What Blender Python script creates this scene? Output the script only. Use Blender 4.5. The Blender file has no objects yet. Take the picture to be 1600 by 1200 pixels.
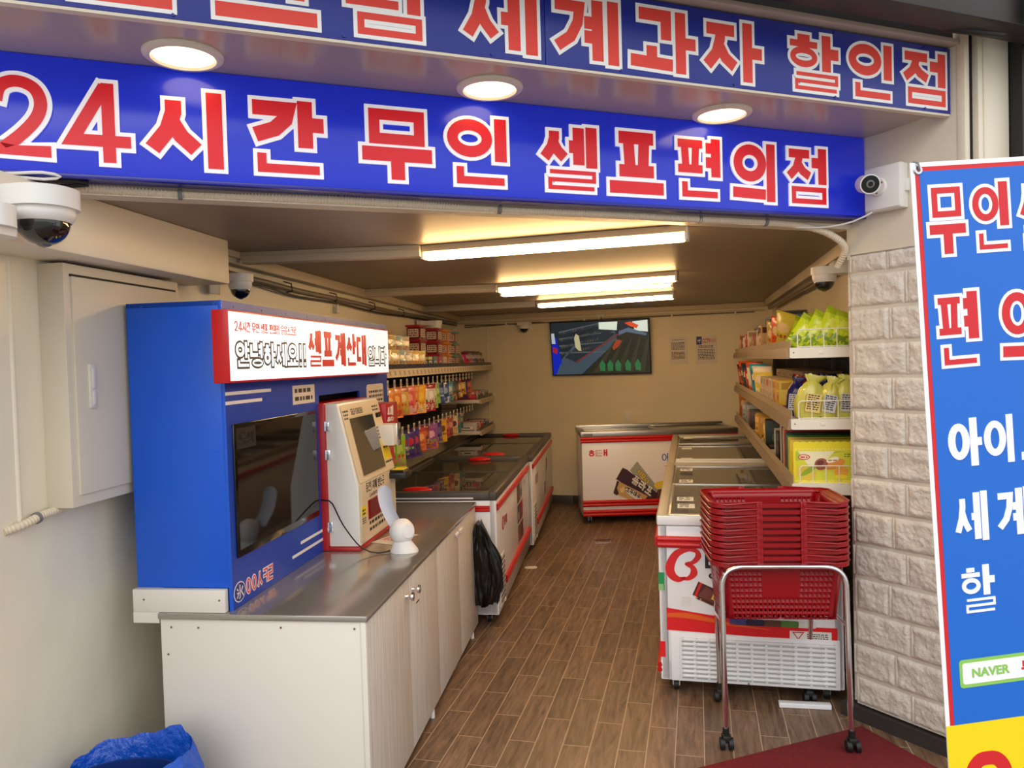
import bpy, bmesh, math, random
from mathutils import Matrix, Vector
rnd = random.Random(7)
SC = bpy.context.scene
COL = SC.collection
PI = math.pi
# ---------------------------------------------------------------- camera
PITCH, ROLL, EYE = math.radians(1.6), math.radians(1.65), 1.6
cd = bpy.data.cameras.new('camera'); cam = bpy.data.objects.new('camera', cd); COL.objects.link(cam)
cd.sensor_width = 36; cd.lens = 27; cd.clip_start = 0.05; cd.clip_end = 200
_f = Vector((0, math.cos(PITCH), -math.sin(PITCH))); _u = Vector((0, math.sin(PITCH), math.cos(PITCH))); _x = Vector((1, 0, 0))
_r = _x * math.cos(ROLL) - _u * math.sin(ROLL); _up = _x * math.sin(ROLL) + _u * math.cos(ROLL)
M = Matrix((_r, _up, -_f)).transposed().to_4x4(); M.translation = (0, 0, EYE)
cam.matrix_world = M
SC.camera = cam
# ---------------------------------------------------------------- world, exposure
w = bpy.data.worlds.new('sky'); SC.world = w; w.use_nodes = True
nt = w.node_tree; nt.nodes.clear()
wo = nt.nodes.new('ShaderNodeOutputWorld'); bg = nt.nodes.new('ShaderNodeBackground')
tc = nt.nodes.new('ShaderNodeTexCoord'); sx = nt.nodes.new('ShaderNodeSeparateXYZ'); rp = nt.nodes.new('ShaderNodeValToRGB')
nt.links.new(tc.outputs['Generated'], sx.inputs[0]); nt.links.new(sx.outputs['Z'], rp.inputs[0])
rp.color_ramp.elements[0].position = 0.0; rp.color_ramp.elements[0].color = (0.80, 0.80, 0.80, 1)
rp.color_ramp.elements[1].position = 0.6; rp.color_ramp.elements[1].color = (0.90, 0.95, 1.0, 1)
nt.links.new(rp.outputs[0], bg.inputs[0]); bg.inputs[1].default_value = 1.0
nt.links.new(bg.outputs[0], wo.inputs[0])
sun = bpy.data.lights.new('hazy_sun', 'SUN'); so = bpy.data.objects.new('hazy_sun', sun); COL.objects.link(so)
sun.energy = 1.0; sun.angle = math.radians(60); sun.color = (1, 0.96, 0.9)
so.rotation_euler = (math.radians(52), 0, math.radians(-12))
vs = SC.view_settings
SC.display_settings.display_device = 'sRGB'
vs.view_transform = 'Standard'; vs.look = 'None'; vs.gamma = 1; vs.use_curve_mapping = False
vs.exposure = 0.5
TUBE_E, SPOT_E = 26.0, 3.2
# ---------------------------------------------------------------- frames (origin, heading in degrees)
FR = {'O': ((0, 0), 0.0), 'L': ((-.514, 2.55), 7.5), 'R': ((.67, 3.62), 13.0), 'F': ((1.49, 3.29), -21.0), 'B': ((-.62, 8.95), 17.0),
      'T': ((1.083, 3.115), 6.0), 'N': ((.888, 1.70), -6.0), 'P': ((1.49, 3.29), -32.3), 'S': ((0.7716, 3.9044), 13.0), 'K': ((.66, 7.47), 0.0)}
def tow(fr, w, u, z=0.0):
    (ox, oy), a = FR[fr]; a = math.radians(a)
    return Vector((ox + w * math.cos(a) + u * math.sin(a), oy - w * math.sin(a) + u * math.cos(a), z))
# ---------------------------------------------------------------- materials
def lin(c):
    return tuple((v / 12.92 if v <= 0.04045 else ((v + 0.055) / 1.055) ** 2.4) for v in (x / 255 for x in c)) + (1,)
_M = {}
def mat(name, rgb=(200, 200, 200), rough=0.5, metal=0.0, emit=0.0, bump=0.0, scale=20.0, var=0.0, coat=0.0, spec=0.5, trans=0.0, erg=None, dist=0.002):
    if name in _M: return _M[name]
    m = bpy.data.materials.new(name); m.use_nodes = True
    nt = m.node_tree; b = nt.nodes['Principled BSDF']; c = lin(rgb)
    b.inputs['Base Color'].default_value = c; b.inputs['Roughness'].default_value = rough; b.inputs['Metallic'].default_value = metal
    b.inputs['Specular IOR Level'].default_value = spec; b.inputs['Coat Weight'].default_value = coat; b.inputs['Coat Roughness'].default_value = 0.05
    if emit: b.inputs['Emission Color'].default_value = lin(erg) if erg else c; b.inputs['Emission Strength'].default_value = emit
    if var or bump:
        t = nt.nodes.new('ShaderNodeTexCoord'); n = nt.nodes.new('ShaderNodeTexNoise'); n.inputs['Scale'].default_value = scale; n.inputs['Detail'].default_value = 6
        nt.links.new(t.outputs['Object'], n.inputs['Vector'])
        if var:
            r = nt.nodes.new('ShaderNodeValToRGB'); r.color_ramp.elements[0].position = .3; r.color_ramp.elements[1].position = .7
            r.color_ramp.elements[0].color = tuple(v * (1 - var) for v in c[:3]) + (1,); r.color_ramp.elements[1].color = tuple(min(1, v * (1 + var)) for v in c[:3]) + (1,)
            n2 = nt.nodes.new('ShaderNodeTexNoise'); n2.inputs['Scale'].default_value = scale * .25; n2.inputs['Detail'].default_value = 5
            nt.links.new(t.outputs['Object'], n2.inputs['Vector']); nt.links.new(n2.outputs['Fac'], r.inputs[0]); nt.links.new(r.outputs[0], b.inputs['Base Color'])
        if bump:
            bp = nt.nodes.new('ShaderNodeBump'); bp.inputs['Strength'].default_value = bump; bp.inputs['Distance'].default_value = dist
            nt.links.new(n.outputs['Fac'], bp.inputs['Height']); nt.links.new(bp.outputs[0], b.inputs['Normal'])
    _M[name] = m; return m
def glass(name, tint=(235, 240, 238), haze=0.0, rough=0.02, ior=1.5, hz=(150, 145, 130)):
    if name in _M: return _M[name]
    m = bpy.data.materials.new(name); m.use_nodes = True; nt = m.node_tree; nt.nodes.clear()
    o = nt.nodes.new('ShaderNodeOutputMaterial'); mx = nt.nodes.new('ShaderNodeMixShader'); t = nt.nodes.new('ShaderNodeBsdfTransparent'); g = nt.nodes.new('ShaderNodeBsdfGlossy')
    fz = nt.nodes.new('ShaderNodeFresnel'); fz.inputs[0].default_value = ior
    t.inputs[0].default_value = lin(tint); g.inputs['Roughness'].default_value = rough
    nt.links.new(fz.outputs[0], mx.inputs[0]); nt.links.new(t.outputs[0], mx.inputs[1]); nt.links.new(g.outputs[0], mx.inputs[2])
    if haze:
        df = nt.nodes.new('ShaderNodeBsdfDiffuse'); df.inputs[0].default_value = lin(hz); m2 = nt.nodes.new('ShaderNodeMixShader'); m2.inputs[0].default_value = haze
        nt.links.new(t.outputs[0], m2.inputs[1]); nt.links.new(df.outputs[0], m2.inputs[2]); nt.links.new(m2.outputs[0], mx.inputs[1])
    nt.links.new(mx.outputs[0], o.inputs[0])
    _M[name] = m; return m
def C(rgb, rough=.45, **k):   # plain colour, by value
    return mat('colour_%02x%02x%02x' % tuple(rgb) + ('' if rough == .45 else '_r%d' % (rough * 100)), rgb, rough, **k)
# ---------------------------------------------------------------- mesh builder
BASE = {}
RX = Matrix(((1, 0, 0, 0), (0, 0, -1, 0), (0, 1, 0, 0), (0, 0, 0, 1)))     # text plane facing -y (x right, z up)
def faceN(x, y, z, right='x', tilt=0.0):
    """matrix of a drawing plane: 'x' faces -y, '-x' faces +y, 'y' faces +x, '-y' faces -x, 'up' lies flat"""
    c = {'x': ((1, 0, 0), (0, 0, 1), (0, -1, 0)), '-x': ((-1, 0, 0), (0, 0, 1), (0, 1, 0)), 'y': ((0, 1, 0), (0, 0, 1), (1, 0, 0)),
         '-y': ((0, -1, 0), (0, 0, 1), (-1, 0, 0)), 'up': ((1, 0, 0), (0, 1, 0), (0, 0, 1))}[right]
    m = Matrix(c).transposed().to_4x4(); m.translation = (x, y, z)
    return m @ Matrix.Rotation(tilt, 4, 'X')
class MB:
    def __init__(s): s.v = []; s.f = []; s.mi = []; s.mats = []; s.T = Matrix.Identity(4)
    def mid(s, m):
        if m not in s.mats: s.mats.append(m)
        return s.mats.index(m)
    def add(s, vs, fs, m, T=None):
        T = s.T @ T if T is not None else s.T
        n = len(s.v); s.v += [T @ Vector(p) for p in vs]; s.f += [tuple(i + n for i in f) for f in fs]; s.mi += [s.mid(m)] * len(fs)
        return s
    def box(s, a, b, m, bev=0.0, T=None, seg=2):
        x0, y0, z0 = (min(p, q) for p, q in zip(a, b)); x1, y1, z1 = (max(p, q) for p, q in zip(a, b))
        if bev:
            bm = bmesh.new(); bmesh.ops.create_cube(bm, size=1)
            for v in bm.verts: v.co = Vector(((x0 + x1) / 2 + v.co.x * (x1 - x0), (y0 + y1) / 2 + v.co.y * (y1 - y0), (z0 + z1) / 2 + v.co.z * (z1 - z0)))
            bev = min(bev, .49 * min(x1 - x0, y1 - y0, z1 - z0))
            bmesh.ops.bevel(bm, geom=bm.edges[:], offset=bev, segments=seg, affect='EDGES', profile=.5)
            s.bmadd(bm, m, T); return s
        vs = [(x, y, z) for z in (z0, z1) for y in (y0, y1) for x in (x0, x1)]
        return s.add(vs, [(0, 2, 3, 1), (4, 5, 7, 6), (0, 1, 5, 4), (2, 6, 7, 3), (0, 4, 6, 2), (1, 3, 7, 5)], m, T)
    def bmadd(s, bm, m, T=None):
        bm.verts.index_update(); s.add([v.co[:] for v in bm.verts], [tuple(v.index for v in f.verts) for f in bm.faces], m, T); bm.free()
    def quad(s, a, b, c, d, m, T=None): return s.add([a, b, c, d], [(0, 1, 2, 3)], m, T)
    def prism(s, poly, z0, z1, m, T=None, cap0=True):
        n = len(poly); vs = [(x, y, z0) for x, y in poly] + [(x, y, z1) for x, y in poly]
        fs = [tuple(range(n, 2 * n))] + ([tuple(reversed(range(n)))] if cap0 else []) + [(i, (i + 1) % n, n + (i + 1) % n, n + i) for i in range(n)]
        return s.add(vs, fs, m, T)
    def cyl(s, p0, p1, r, m, n=16, r1=None, T=None, caps=True):
        p0, p1 = Vector(p0), Vector(p1); d = (p1 - p0).normalized(); a = d.orthogonal().normalized(); b = d.cross(a); r1 = r if r1 is None else r1
        vs = [p0 + (a * math.cos(t) + b * math.sin(t)) * r for t in (2 * PI * i / n for i in range(n))] + [p1 + (a * math.cos(t) + b * math.sin(t)) * r1 for t in (2 * PI * i / n for i in range(n))]
        fs = [(i, (i + 1) % n, n + (i + 1) % n, n + i) for i in range(n)]
        if caps: fs += [tuple(reversed(range(n))), tuple(range(n, 2 * n))]
        return s.add(vs, fs, m, T)
    def tube(s, pts, r, m, n=10, closed=False, T=None):
        P = [Vector(p) for p in pts]; k = len(P); vs = []; fs = []; a = None
        rr = r if callable(r) else (lambda i: r)
        for i, p in enumerate(P):
            if closed: d = (P[(i + 1) % k] - P[i - 1]).normalized()
            else: d = (P[min(i + 1, k - 1)] - P[max(i - 1, 0)]).normalized()
            a = d.orthogonal().normalized() if a is None else (a - d * a.dot(d)).normalized()
            b = d.cross(a)
            vs += [p + (a * math.cos(2 * PI * j / n) + b * math.sin(2 * PI * j / n)) * rr(i) for j in range(n)]
        for i in range(k if closed else k - 1):
            q = (i + 1) % k
            fs += [(i * n + j, i * n + (j + 1) % n, q * n + (j + 1) % n, q * n + j) for j in range(n)]
        if not closed: fs += [tuple(reversed(range(n))), tuple(range((k - 1) * n, k * n))]
        return s.add(vs, fs, m, T)
    def lathe(s, prof, m, n=24, T=None):
        k = len(prof); vs = []; fs = []
        for r, z in prof: vs += [(max(r, 1e-4) * math.cos(2 * PI * j / n), max(r, 1e-4) * math.sin(2 * PI * j / n), z) for j in range(n)]
        for i in range(k - 1): fs += [(i * n + j, i * n + (j + 1) % n, (i + 1) * n + (j + 1) % n, (i + 1) * n + j) for j in range(n)]
        return s.add(vs, fs, m, T)
    def build(s, name, parent=None, smooth=35, base=None, solid=True):
        me = bpy.data.meshes.new(name)
        b = Vector(base) if base is not None else (Vector(BASE.get(parent.name, (0, 0, 0))) if parent else Vector((0, 0, 0)))
        me.from_pydata([tuple(p - b) for p in s.v], [], s.f)
        for m in s.mats: me.materials.append(m)
        me.polygons.foreach_set('material_index', s.mi)
        if solid:
            bm = bmesh.new(); bm.from_mesh(me); bmesh.ops.recalc_face_normals(bm, faces=bm.faces[:]); bm.to_mesh(me); bm.free()
        if smooth:
            me.polygons.foreach_set('use_smooth', [True] * len(me.polygons)); me.set_sharp_from_angle(angle=math.radians(smooth))
        o = bpy.data.objects.new(name, me); COL.objects.link(o)
        if parent: o.parent = parent; BASE[o.name] = BASE.get(parent.name, (0, 0, 0))
        return o
def props(o, label=None, cat=None, group=None, kind=None):
    if label: o['label'] = label
    if cat: o['category'] = cat
    if group: o['group'] = group
    if kind: o['kind'] = kind
    return o
def place(o, fr, base=(0, 0, 0), rot=0.0):
    o.location = tow(fr, *base); o.rotation_euler = (0, 0, -math.radians(FR[fr][1]) + rot); return o
def thing(name, label, cat, fr, base, group=None, rot=0.0, rel=False):
    o = bpy.data.objects.new(name, None); COL.objects.link(o); o.empty_display_size = .05
    place(o, fr, base, rot); BASE[o.name] = (0, 0, 0) if rel else base
    return props(o, label, cat, group)
def solo(mb, name, label, cat, fr, base, group=None, smooth=35, rot=0, rel=False):
    o = mb.build(name, None, smooth, base=(0, 0, 0) if rel else base); place(o, fr, base, rot); return props(o, label, cat, group)
def struct(mb, name, fr, base=(0, 0, 0), smooth=35):
    o = mb.build(name, None, smooth, base=base); place(o, fr, base); o['kind'] = 'structure'; return o
def dup(src, fr, base, label, rot=0.0, group=None, tilt=None):
    def cp(o, par):
        c = o.copy(); COL.objects.link(c); c.parent = par
        for ch in list(o.children): cp(ch, c)
        return c
    r = cp(src, None); place(r, fr, base, rot); r['label'] = label
    if group: r['group'] = group
    if tilt: r.rotation_euler = (tilt[0], tilt[1], r.rotation_euler[2])
    return r
# ---------------------------------------------------------------- lettering
CHO = 'ㄱㄲㄴㄷㄸㄹㅁㅂㅃㅅㅆㅇㅈㅉㅊㅋㅌㅍㅎ'; JUNG = 'ㅏㅐㅑㅒㅓㅔㅕㅖㅗㅘㅙㅚㅛㅜㅝㅞㅟㅠㅡㅢㅣ'
JONG = ['', 'ㄱ', 'ㄲ', 'ㄳ', 'ㄴ', 'ㄵ', 'ㄶ', 'ㄷ', 'ㄹ', 'ㄺ', 'ㄻ', 'ㄼ', 'ㄽ', 'ㄾ', 'ㄿ', 'ㅀ', 'ㅁ', 'ㅂ', 'ㅄ', 'ㅅ', 'ㅆ', 'ㅇ', 'ㅈ', 'ㅊ', 'ㅋ', 'ㅌ', 'ㅍ', 'ㅎ']
KH = {'ㄹ': 4.7, 'ㅎ': 4.9, 'ㅍ': 3.7, 'ㅂ': 3.9, 'ㅁ': 3.2, 'ㅋ': 3.7, 'ㅊ': 4.6, 'ㅌ': 4.4, 'ㅇ': 3.3, 'ㄷ': 3.0, 'ㅈ': 3.4}
def jamo(j, x0, y0, x1, y1, s, curve=False):
    """strokes of one letter inside a box: (kind, points, closed, stroke width)"""
    s = min(s, (y1 - y0) / KH.get(j, 2.6), (x1 - x0) / (3.9 if j in 'ㅍㅂ' else 3.0))
    h = s / 2; X0, X1, Y0, Y1 = x0 + h, x1 - h, y0 + h, y1 - h
    P = lambda *q: [(X0 + a * (X1 - X0), Y0 + b * (Y1 - Y0)) for a, b in q]
    L = lambda *q: ('L', P(*q), False, s)
    if j == 'ㄱ': return [L((0, 1), (1, 1), (.92, .62), (.62, .26), (.06, 0))] if curve else [L((0, 1), (1, 1), (1, -.05))]
    if j == 'ㄴ': return [L((0, 1.05), (0, 0), (1, 0))]
    if j == 'ㄷ': return [L((1, 1), (0, 1), (0, 0), (1, 0))]
    if j == 'ㄹ': return [L((0, 1), (1, 1), (1, .5), (0, .5), (0, 0), (1, 0))]
    if j == 'ㅁ': return [('L', P((0, 0), (1, 0), (1, 1), (0, 1)), True, s)]
    if j == 'ㅂ': return [L((0, 1.05), (0, 0), (1, 0), (1, 1.05)), L((0, .55), (1, .55))]
    if j == 'ㅅ': return [L((.5, 1.05), (.5, .8), (.36, .42), (0, 0)), L((.46, .6), (.66, .3), (1, .03))]
    if j == 'ㅇ': return [('O', P((.5, .5)) + [((X1 - X0) / 2, (Y1 - Y0) / 2)], False, s)]
    if j == 'ㅈ': return [L((0, 1), (1, 1)), L((.5, .97), (.48, .75), (.34, .35), (0, 0)), L((.46, .55), (.66, .25), (1, .03))]
    if j == 'ㅊ': return [L((.25, 1), (.75, 1)), L((0, .74), (1, .74)), L((.5, .72), (.34, .3), (0, 0)), L((.46, .42), (.66, .2), (1, .03))]
    if j == 'ㅋ': return [L((0, 1), (1, 1), (.92, .62), (.62, .26), (.06, 0)) if curve else L((0, 1), (1, 1), (1, -.05)), L((0, .5), (.95, .5))]
    if j == 'ㅌ': return [L((1, 1), (0, 1), (0, 0), (1, 0)), L((0, .5), (1, .5))]
    if j == 'ㅍ': return [L((-.03, 1), (1.03, 1)), L((-.03, 0), (1.03, 0)), L((.26, .9), (.3, .1)), L((.74, .9), (.7, .1))]
    if j == 'ㅎ': return [L((.28, 1), (.72, 1)), L((0, .76), (1, .76)), ('O', P((.5, .26)) + [((X1 - X0) * .4, (Y1 - Y0) * .27)], False, s)]
    return []
def vowel(v, s, y0, y1, hb=None):
    h = s / 2; V = lambda x: ('L', [(x, y0), (x, y1)], False, s); ym = (y0 + y1) / 2; tk = lambda xa, xb, y: ('L', [(xa, y), (xb, y)], False, s)
    if v == 'ㅣ': return [V(.88)], .74
    if v == 'ㅏ': return [V(.76), tk(.76, 1.0, ym)], .64
    if v == 'ㅑ': return [V(.76), tk(.76, 1.0, ym + .12), tk(.76, 1.0, ym - .12)], .64
    if v == 'ㅓ': return [V(.9), tk(.64, .9, ym + .06)], .66
    if v == 'ㅕ': return [V(.9), tk(.68, .9, ym + .16), tk(.68, .9, ym - .08)], .66
    if v == 'ㅔ': return [V(.92), ('L', [(.69, y0 + .04), (.69, y1 - .02)], False, s), tk(.52, .69, ym)], .52
    if v == 'ㅖ': return [V(.92), ('L', [(.69, y0 + .04), (.69, y1 - .02)], False, s), tk(.5, .69, ym + .12), tk(.5, .69, ym - .1)], .52
    if v == 'ㅐ': return [V(.92), ('L', [(.66, y0 + .04), (.66, y1 - .02)], False, s), tk(.66, .92, ym)], .52
    return [], .7
def smooth2(pts, n=5):
    P = [Vector(p) for p in pts]; out = []
    for i in range(len(P) - 1):
        p0, p1, p2, p3 = P[max(i - 1, 0)], P[i], P[i + 1], P[min(i + 2, len(P) - 1)]
        out += [tuple(.5 * ((2 * p1) + (p2 - p0) * t + (2 * p0 - 5 * p1 + 4 * p2 - p3) * t * t + (3 * p1 - p0 - 3 * p2 + p3) * t ** 3)) for t in (k / n for k in range(n))]
    return out + [tuple(P[-1])]
def syllable(ch, s=.155):
    k = ord(ch) - 0xAC00
    if k < 0 or k > 11171:
        if ch in CHO: return jamo(ch, 0, 0, 1, 1, s)
        if ch in JUNG: return vowel(ch, s, 0, 1)[0]
        G = {'2': [('L', smooth2([(.12, .68), (.18, .84), (.34, .92), (.54, .92), (.72, .84), (.79, .68), (.72, .50), (.5, .30), (.18, .09)]) + [(.92, .09)], False, s)],
             '4': [('L', [(.62, .96), (.1, .27), (1.0, .27)], False, s), ('L', [(.66, 1.0), (.66, 0)], False, s)],
             '0': [('O', [(.5, .5), (.36, .43)], False, s)], 'O': [('O', [(.5, .5), (.36, .43)], False, s)],
             '!': [('L', [(.5, 1), (.5, .32)], False, s), ('L', [(.5, .16), (.5, 0)], False, s)],
             'C': [('L', smooth2([(.86, .62), (.84, .78), (.70, .87), (.5, .89), (.30, .87), (.15, .76), (.13, .5), (.15, .24), (.30, .13), (.5, .11), (.70, .13), (.84, .22), (.86, .38)]), False, s)],
             'A': [('L', [(.06, 0), (.42, .97), (.58, .97), (.94, 0)], False, s), ('L', [(.2, .28), (.8, .28)], False, s)]}
        return G.get(ch, [])
    c, v, t = CHO[k // 588], JUNG[(k % 588) // 28], JONG[k % 28]
    out = []
    if v in 'ㅏㅐㅑㅓㅔㅕㅖㅣ':
        y0 = .36 if t else 0
        vs_, xr = vowel(v, s, y0, 1); out += vs_
        out += jamo(c, 0, .40 if t else .12, xr, .97 if t else .93, s, curve=True)
        if t: out += jamo(t, .14, 0, .99, .31, s)
    elif v in 'ㅗㅛㅜㅠㅡ':
        if t:
            yb = .45; out += jamo(c, .12, .60, .88, 1, s); out += jamo(t, .12, 0, .88, .32, s)
        else:
            yb = {'ㅗ': .09, 'ㅛ': .09, 'ㅡ': .1, 'ㅜ': .36, 'ㅠ': .36}[v]
            out += jamo(c, .1, {'ㅗ': .36, 'ㅛ': .36, 'ㅡ': .27, 'ㅜ': .5, 'ㅠ': .5}[v], .9, 1, s)
        out.append(('L', [(0, yb), (1, yb)], False, s))
        st = {'ㅗ': [(.5, .3)], 'ㅜ': [(.5, 0)], 'ㅛ': [(.33, .3), (.67, .3)], 'ㅠ': [(.33, 0), (.67, 0)]}.get(v, [])
        for x, y in st: out.append(('L', [(x, yb), (x, y if not t else yb - .1)], False, s))
    else:
        V = .9 if v != 'ㅘ' else .78
        y0 = 0
        out.append(('L', [(V, y0), (V, 1)], False, s))
        if v == 'ㅘ': out.append(('L', [(V, .5), (1.02, .5)], False, s))
        xr = V - .13; out.append(('L', [(0, .14), (xr, .12)], False, s))
        if v in 'ㅘㅚ': out.append(('L', [(xr / 2, .14), (xr / 2, .4)], False, s)); out += jamo(c, .04, .44, xr, 1, s)
        else: out += jamo(c, .02, .32, xr + .02, .98, s)
    return out
def stroke_polys(st, sx, sy, sw, grow, ext):
    """2D polygons (in metres) of one stroke; grow widens it on every side, ext lengthens its ends"""
    kind, pts, closed, s = st; hw = s * sw / 2 + grow
    if kind == 'O':
        (cx, cy), (rx, ry) = pts; n = 28; out = []
        cx *= sx; cy *= sy; rx *= sx; ry *= sy
        for i in range(n):
            t0, t1 = 2 * PI * i / n, 2 * PI * (i + 1) / n
            q = lambda t, r: (cx + (rx + r) * math.cos(t), cy + (ry + r) * math.sin(t))
            ri = max(-hw, -min(rx, ry) + 1e-4)
            out.append([q(t0, hw), q(t1, hw), q(t1, ri), q(t0, ri)])
        return out
    P = [Vector((x * sx, y * sy)) for x, y in pts]; k = len(P)
    if not closed:
        d = (P[0] - P[1]).normalized(); P[0] = P[0] + d * ext; d = (P[-1] - P[-2]).normalized(); P[-1] = P[-1] + d * ext
    off = []
    for i in range(k):
        a = (P[i] - P[i - 1]).normalized() if (closed or i > 0) else None
        b = (P[(i + 1) % k] - P[i]).normalized() if (closed or i < k - 1) else None
        if a is None: a = b
        if b is None: b = a
        na, nb = Vector((-a.y, a.x)), Vector((-b.y, b.x)); m = (na + nb)
        m = m.normalized() if m.length > 1e-6 else na
        c = max(.45, m.dot(na)); off.append(m * (hw / c))
    out = []
    for i in range(k if closed else k - 1):
        j = (i + 1) % k; out.append([tuple(P[i] + off[i]), tuple(P[j] + off[j]), tuple(P[j] - off[j]), tuple(P[i] - off[i])])
    return out
def hangul(mb, text, x, y, cw, h, fill, T, outline=None, ow=0.0, s=.155, gap=.08, space=.55, d0=0.0, d1=.002, d2=.004, widths=None):
    px = x
    for i, ch in enumerate(text):
        if ch == ' ': px += cw * space; continue
        wch = cw * (.42 if ch in '!' else 1) * (widths.get(ch, 1) if widths else 1)
        sw = min(wch if ch != '!' else cw, h)
        TT = T @ Matrix.Translation((px, y, 0))
        e1 = e2 = 0.0
        for st in syllable(ch, s):
            if outline:
                for q in stroke_polys(st, wch, h, sw, ow, ow): mb.prism(q, d0, d1 + e1, outline, TT, cap0=False); e1 += 6e-6
            for q in stroke_polys(st, wch, h, sw, 0, 0): mb.prism(q, d0, d2 + e2, fill, TT, cap0=False); e2 += 6e-6
        px += wch * (1 + gap)
    return px
def latin(mb, text, x, y, size, m, T, bold=0.0, sx=1.0, d=.0008, align='LEFT'):
    c = bpy.data.curves.new('t', 'FONT'); c.body = text; c.size = size; c.offset = bold * size; c.align_x = align; c.resolution_u = 3
    o = bpy.data.objects.new('t', c); COL.objects.link(o); bpy.context.view_layer.update()
    me = bpy.data.meshes.new_from_object(o.evaluated_get(bpy.context.evaluated_depsgraph_get()))
    mb.add([(x + v.co.x * sx, y + v.co.y, d) for v in me.vertices], [tuple(p.vertices) for p in me.polygons], m, T)
    bpy.data.objects.remove(o); bpy.data.curves.remove(c); bpy.data.meshes.remove(me)
def textlines(mb, x, y, w, n, lh, m, T, seed=1, d=.0006):
    """rows of tiny illegible print as broken dashes"""
    r = random.Random(seed)
    for i in range(n):
        px = x; yy = y - i * lh
        while px < x + w - lh * .4:
            ww = min(lh * r.uniform(.5, 1.6), x + w - px); T_ = T
            mb.add([(px, yy, d), (px + ww, yy, d), (px + ww, yy + lh * .5, d), (px, yy + lh * .5, d)], [(0, 1, 2, 3)], m, T_); px += ww + lh * .35
def rrect(w, h, r, n=6, cx=0, cy=0):
    o = []
    for (sx_, sy_, a0) in ((1, 1, 0), (-1, 1, 90), (-1, -1, 180), (1, -1, 270)):
        for i in range(n + 1):
            a = math.radians(a0 + 90 * i / n); o.append((cx + sx_ * (w / 2 - r) + r * math.cos(a), cy + sy_ * (h / 2 - r) + r * math.sin(a)))
    return o
# shared materials
WHITE = mat('white_paint', (232, 230, 226), .45); CREAM = mat('cream_paint', (214, 205, 186), .55, bump=.25, scale=9, var=.05)
RED = mat('red_plastic', (200, 12, 18), .35); DARK = mat('dark_plastic', (28, 28, 30), .4); GREYP = mat('grey_plastic', (120, 120, 118), .5)
STEEL = mat('chrome', (225, 225, 228), .12, 1.0); BRUSH = mat('stainless_steel', (176, 171, 164), .2, .72, bump=.05, scale=60); BLACK = mat('black_gloss', (10, 10, 12), .12)
OFFW = mat('off_white_plastic', (225, 220, 208), .4); CABLE = mat('black_rubber', (16, 16, 17), .5)
# ================================================================ the setting
# floor: wood-look tiles in a running bond
m = bpy.data.materials.new('wood_look_tile'); m.use_nodes = True; nt = m.node_tree; N = nt.nodes; Lk = nt.links.new; b = N['Principled BSDF']
tc = N.new('ShaderNodeTexCoord'); mp = N.new('ShaderNodeMapping'); mp.inputs['Rotation'].default_value[2] = math.radians(90 + 13.5); Lk(tc.outputs['Object'], mp.inputs[0])
br = N.new('ShaderNodeTexBrick'); br.offset = .5; br.inputs['Scale'].default_value = 1; br.inputs['Brick Width'].default_value = .445; br.inputs['Row Height'].default_value = .115
br.inputs['Mortar Size'].default_value = .0022; br.inputs['Mortar Smooth'].default_value = .1; br.inputs['Bias'].default_value = 0
br.inputs['Color1'].default_value = (0, 0, 0, 1); br.inputs['Color2'].default_value = (1, 1, 1, 1); br.inputs['Mortar'].default_value = (0.5, .5, .5, 1)
Lk(mp.outputs[0], br.inputs['Vector'])
sc2 = N.new('ShaderNodeMapping'); sc2.inputs['Scale'].default_value = (3, 26, 1); Lk(mp.outputs[0], sc2.inputs[0])
ad = N.new('ShaderNodeVectorMath'); ad.operation = 'MULTIPLY_ADD'; ad.inputs[1].default_value = (7, 9, 5); Lk(br.outputs['Color'], ad.inputs[0]); Lk(sc2.outputs[0], ad.inputs[2])
gn = N.new('ShaderNodeTexNoise'); gn.inputs['Scale'].default_value = 1.6; gn.inputs['Detail'].default_value = 8; gn.inputs['Roughness'].default_value = .65; gn.inputs['Distortion'].default_value = .6; Lk(ad.outputs[0], gn.inputs['Vector'])
cr = N.new('ShaderNodeValToRGB'); cr.color_ramp.elements[0].position = .3; cr.color_ramp.elements[0].color = lin((80, 58, 42)); cr.color_ramp.elements[1].position = .72; cr.color_ramp.elements[1].color = lin((146, 116, 90)); Lk(gn.outputs['Fac'], cr.inputs[0])
hs = N.new('ShaderNodeHueSaturation'); Lk(cr.outputs[0], hs.inputs['Color'])
mr = N.new('ShaderNodeMapRange'); mr.inputs['To Min'].default_value = .82; mr.inputs['To Max'].default_value = 1.12; Lk(br.outputs['Color'], mr.inputs['Value']); Lk(mr.outputs[0], hs.inputs['Value'])
mx = N.new('ShaderNodeMixRGB'); mx.inputs[2].default_value = lin((176, 150, 122)); Lk(br.outputs['Fac'], mx.inputs[0]); Lk(hs.outputs[0], mx.inputs[1]); Lk(mx.outputs[0], b.inputs['Base Color'])
b.inputs['Roughness'].default_value = .38
bp = N.new('ShaderNodeBump'); bp.inputs['Strength'].default_value = .35; bp.inputs['Distance'].default_value = .002; bp.invert = True; Lk(br.outputs['Fac'], bp.inputs['Height']); Lk(bp.outputs[0], b.inputs['Normal'])
FLOOR = m
PAINT = mat('beige_wall_paint', (234, 226, 204), .42, bump=.55, scale=3.2, var=.04, dist=.02)
PAINTIN = mat('aged_yellowish_wall_paint', (224, 212, 182), .5, bump=.6, scale=4.5, var=.07, dist=.02)
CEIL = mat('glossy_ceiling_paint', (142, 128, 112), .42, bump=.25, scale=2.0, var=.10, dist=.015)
SOFF = mat('glossy_soffit_paint', (178, 164, 154), .26, bump=.2, scale=5.0, var=.03, dist=.004)
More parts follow.
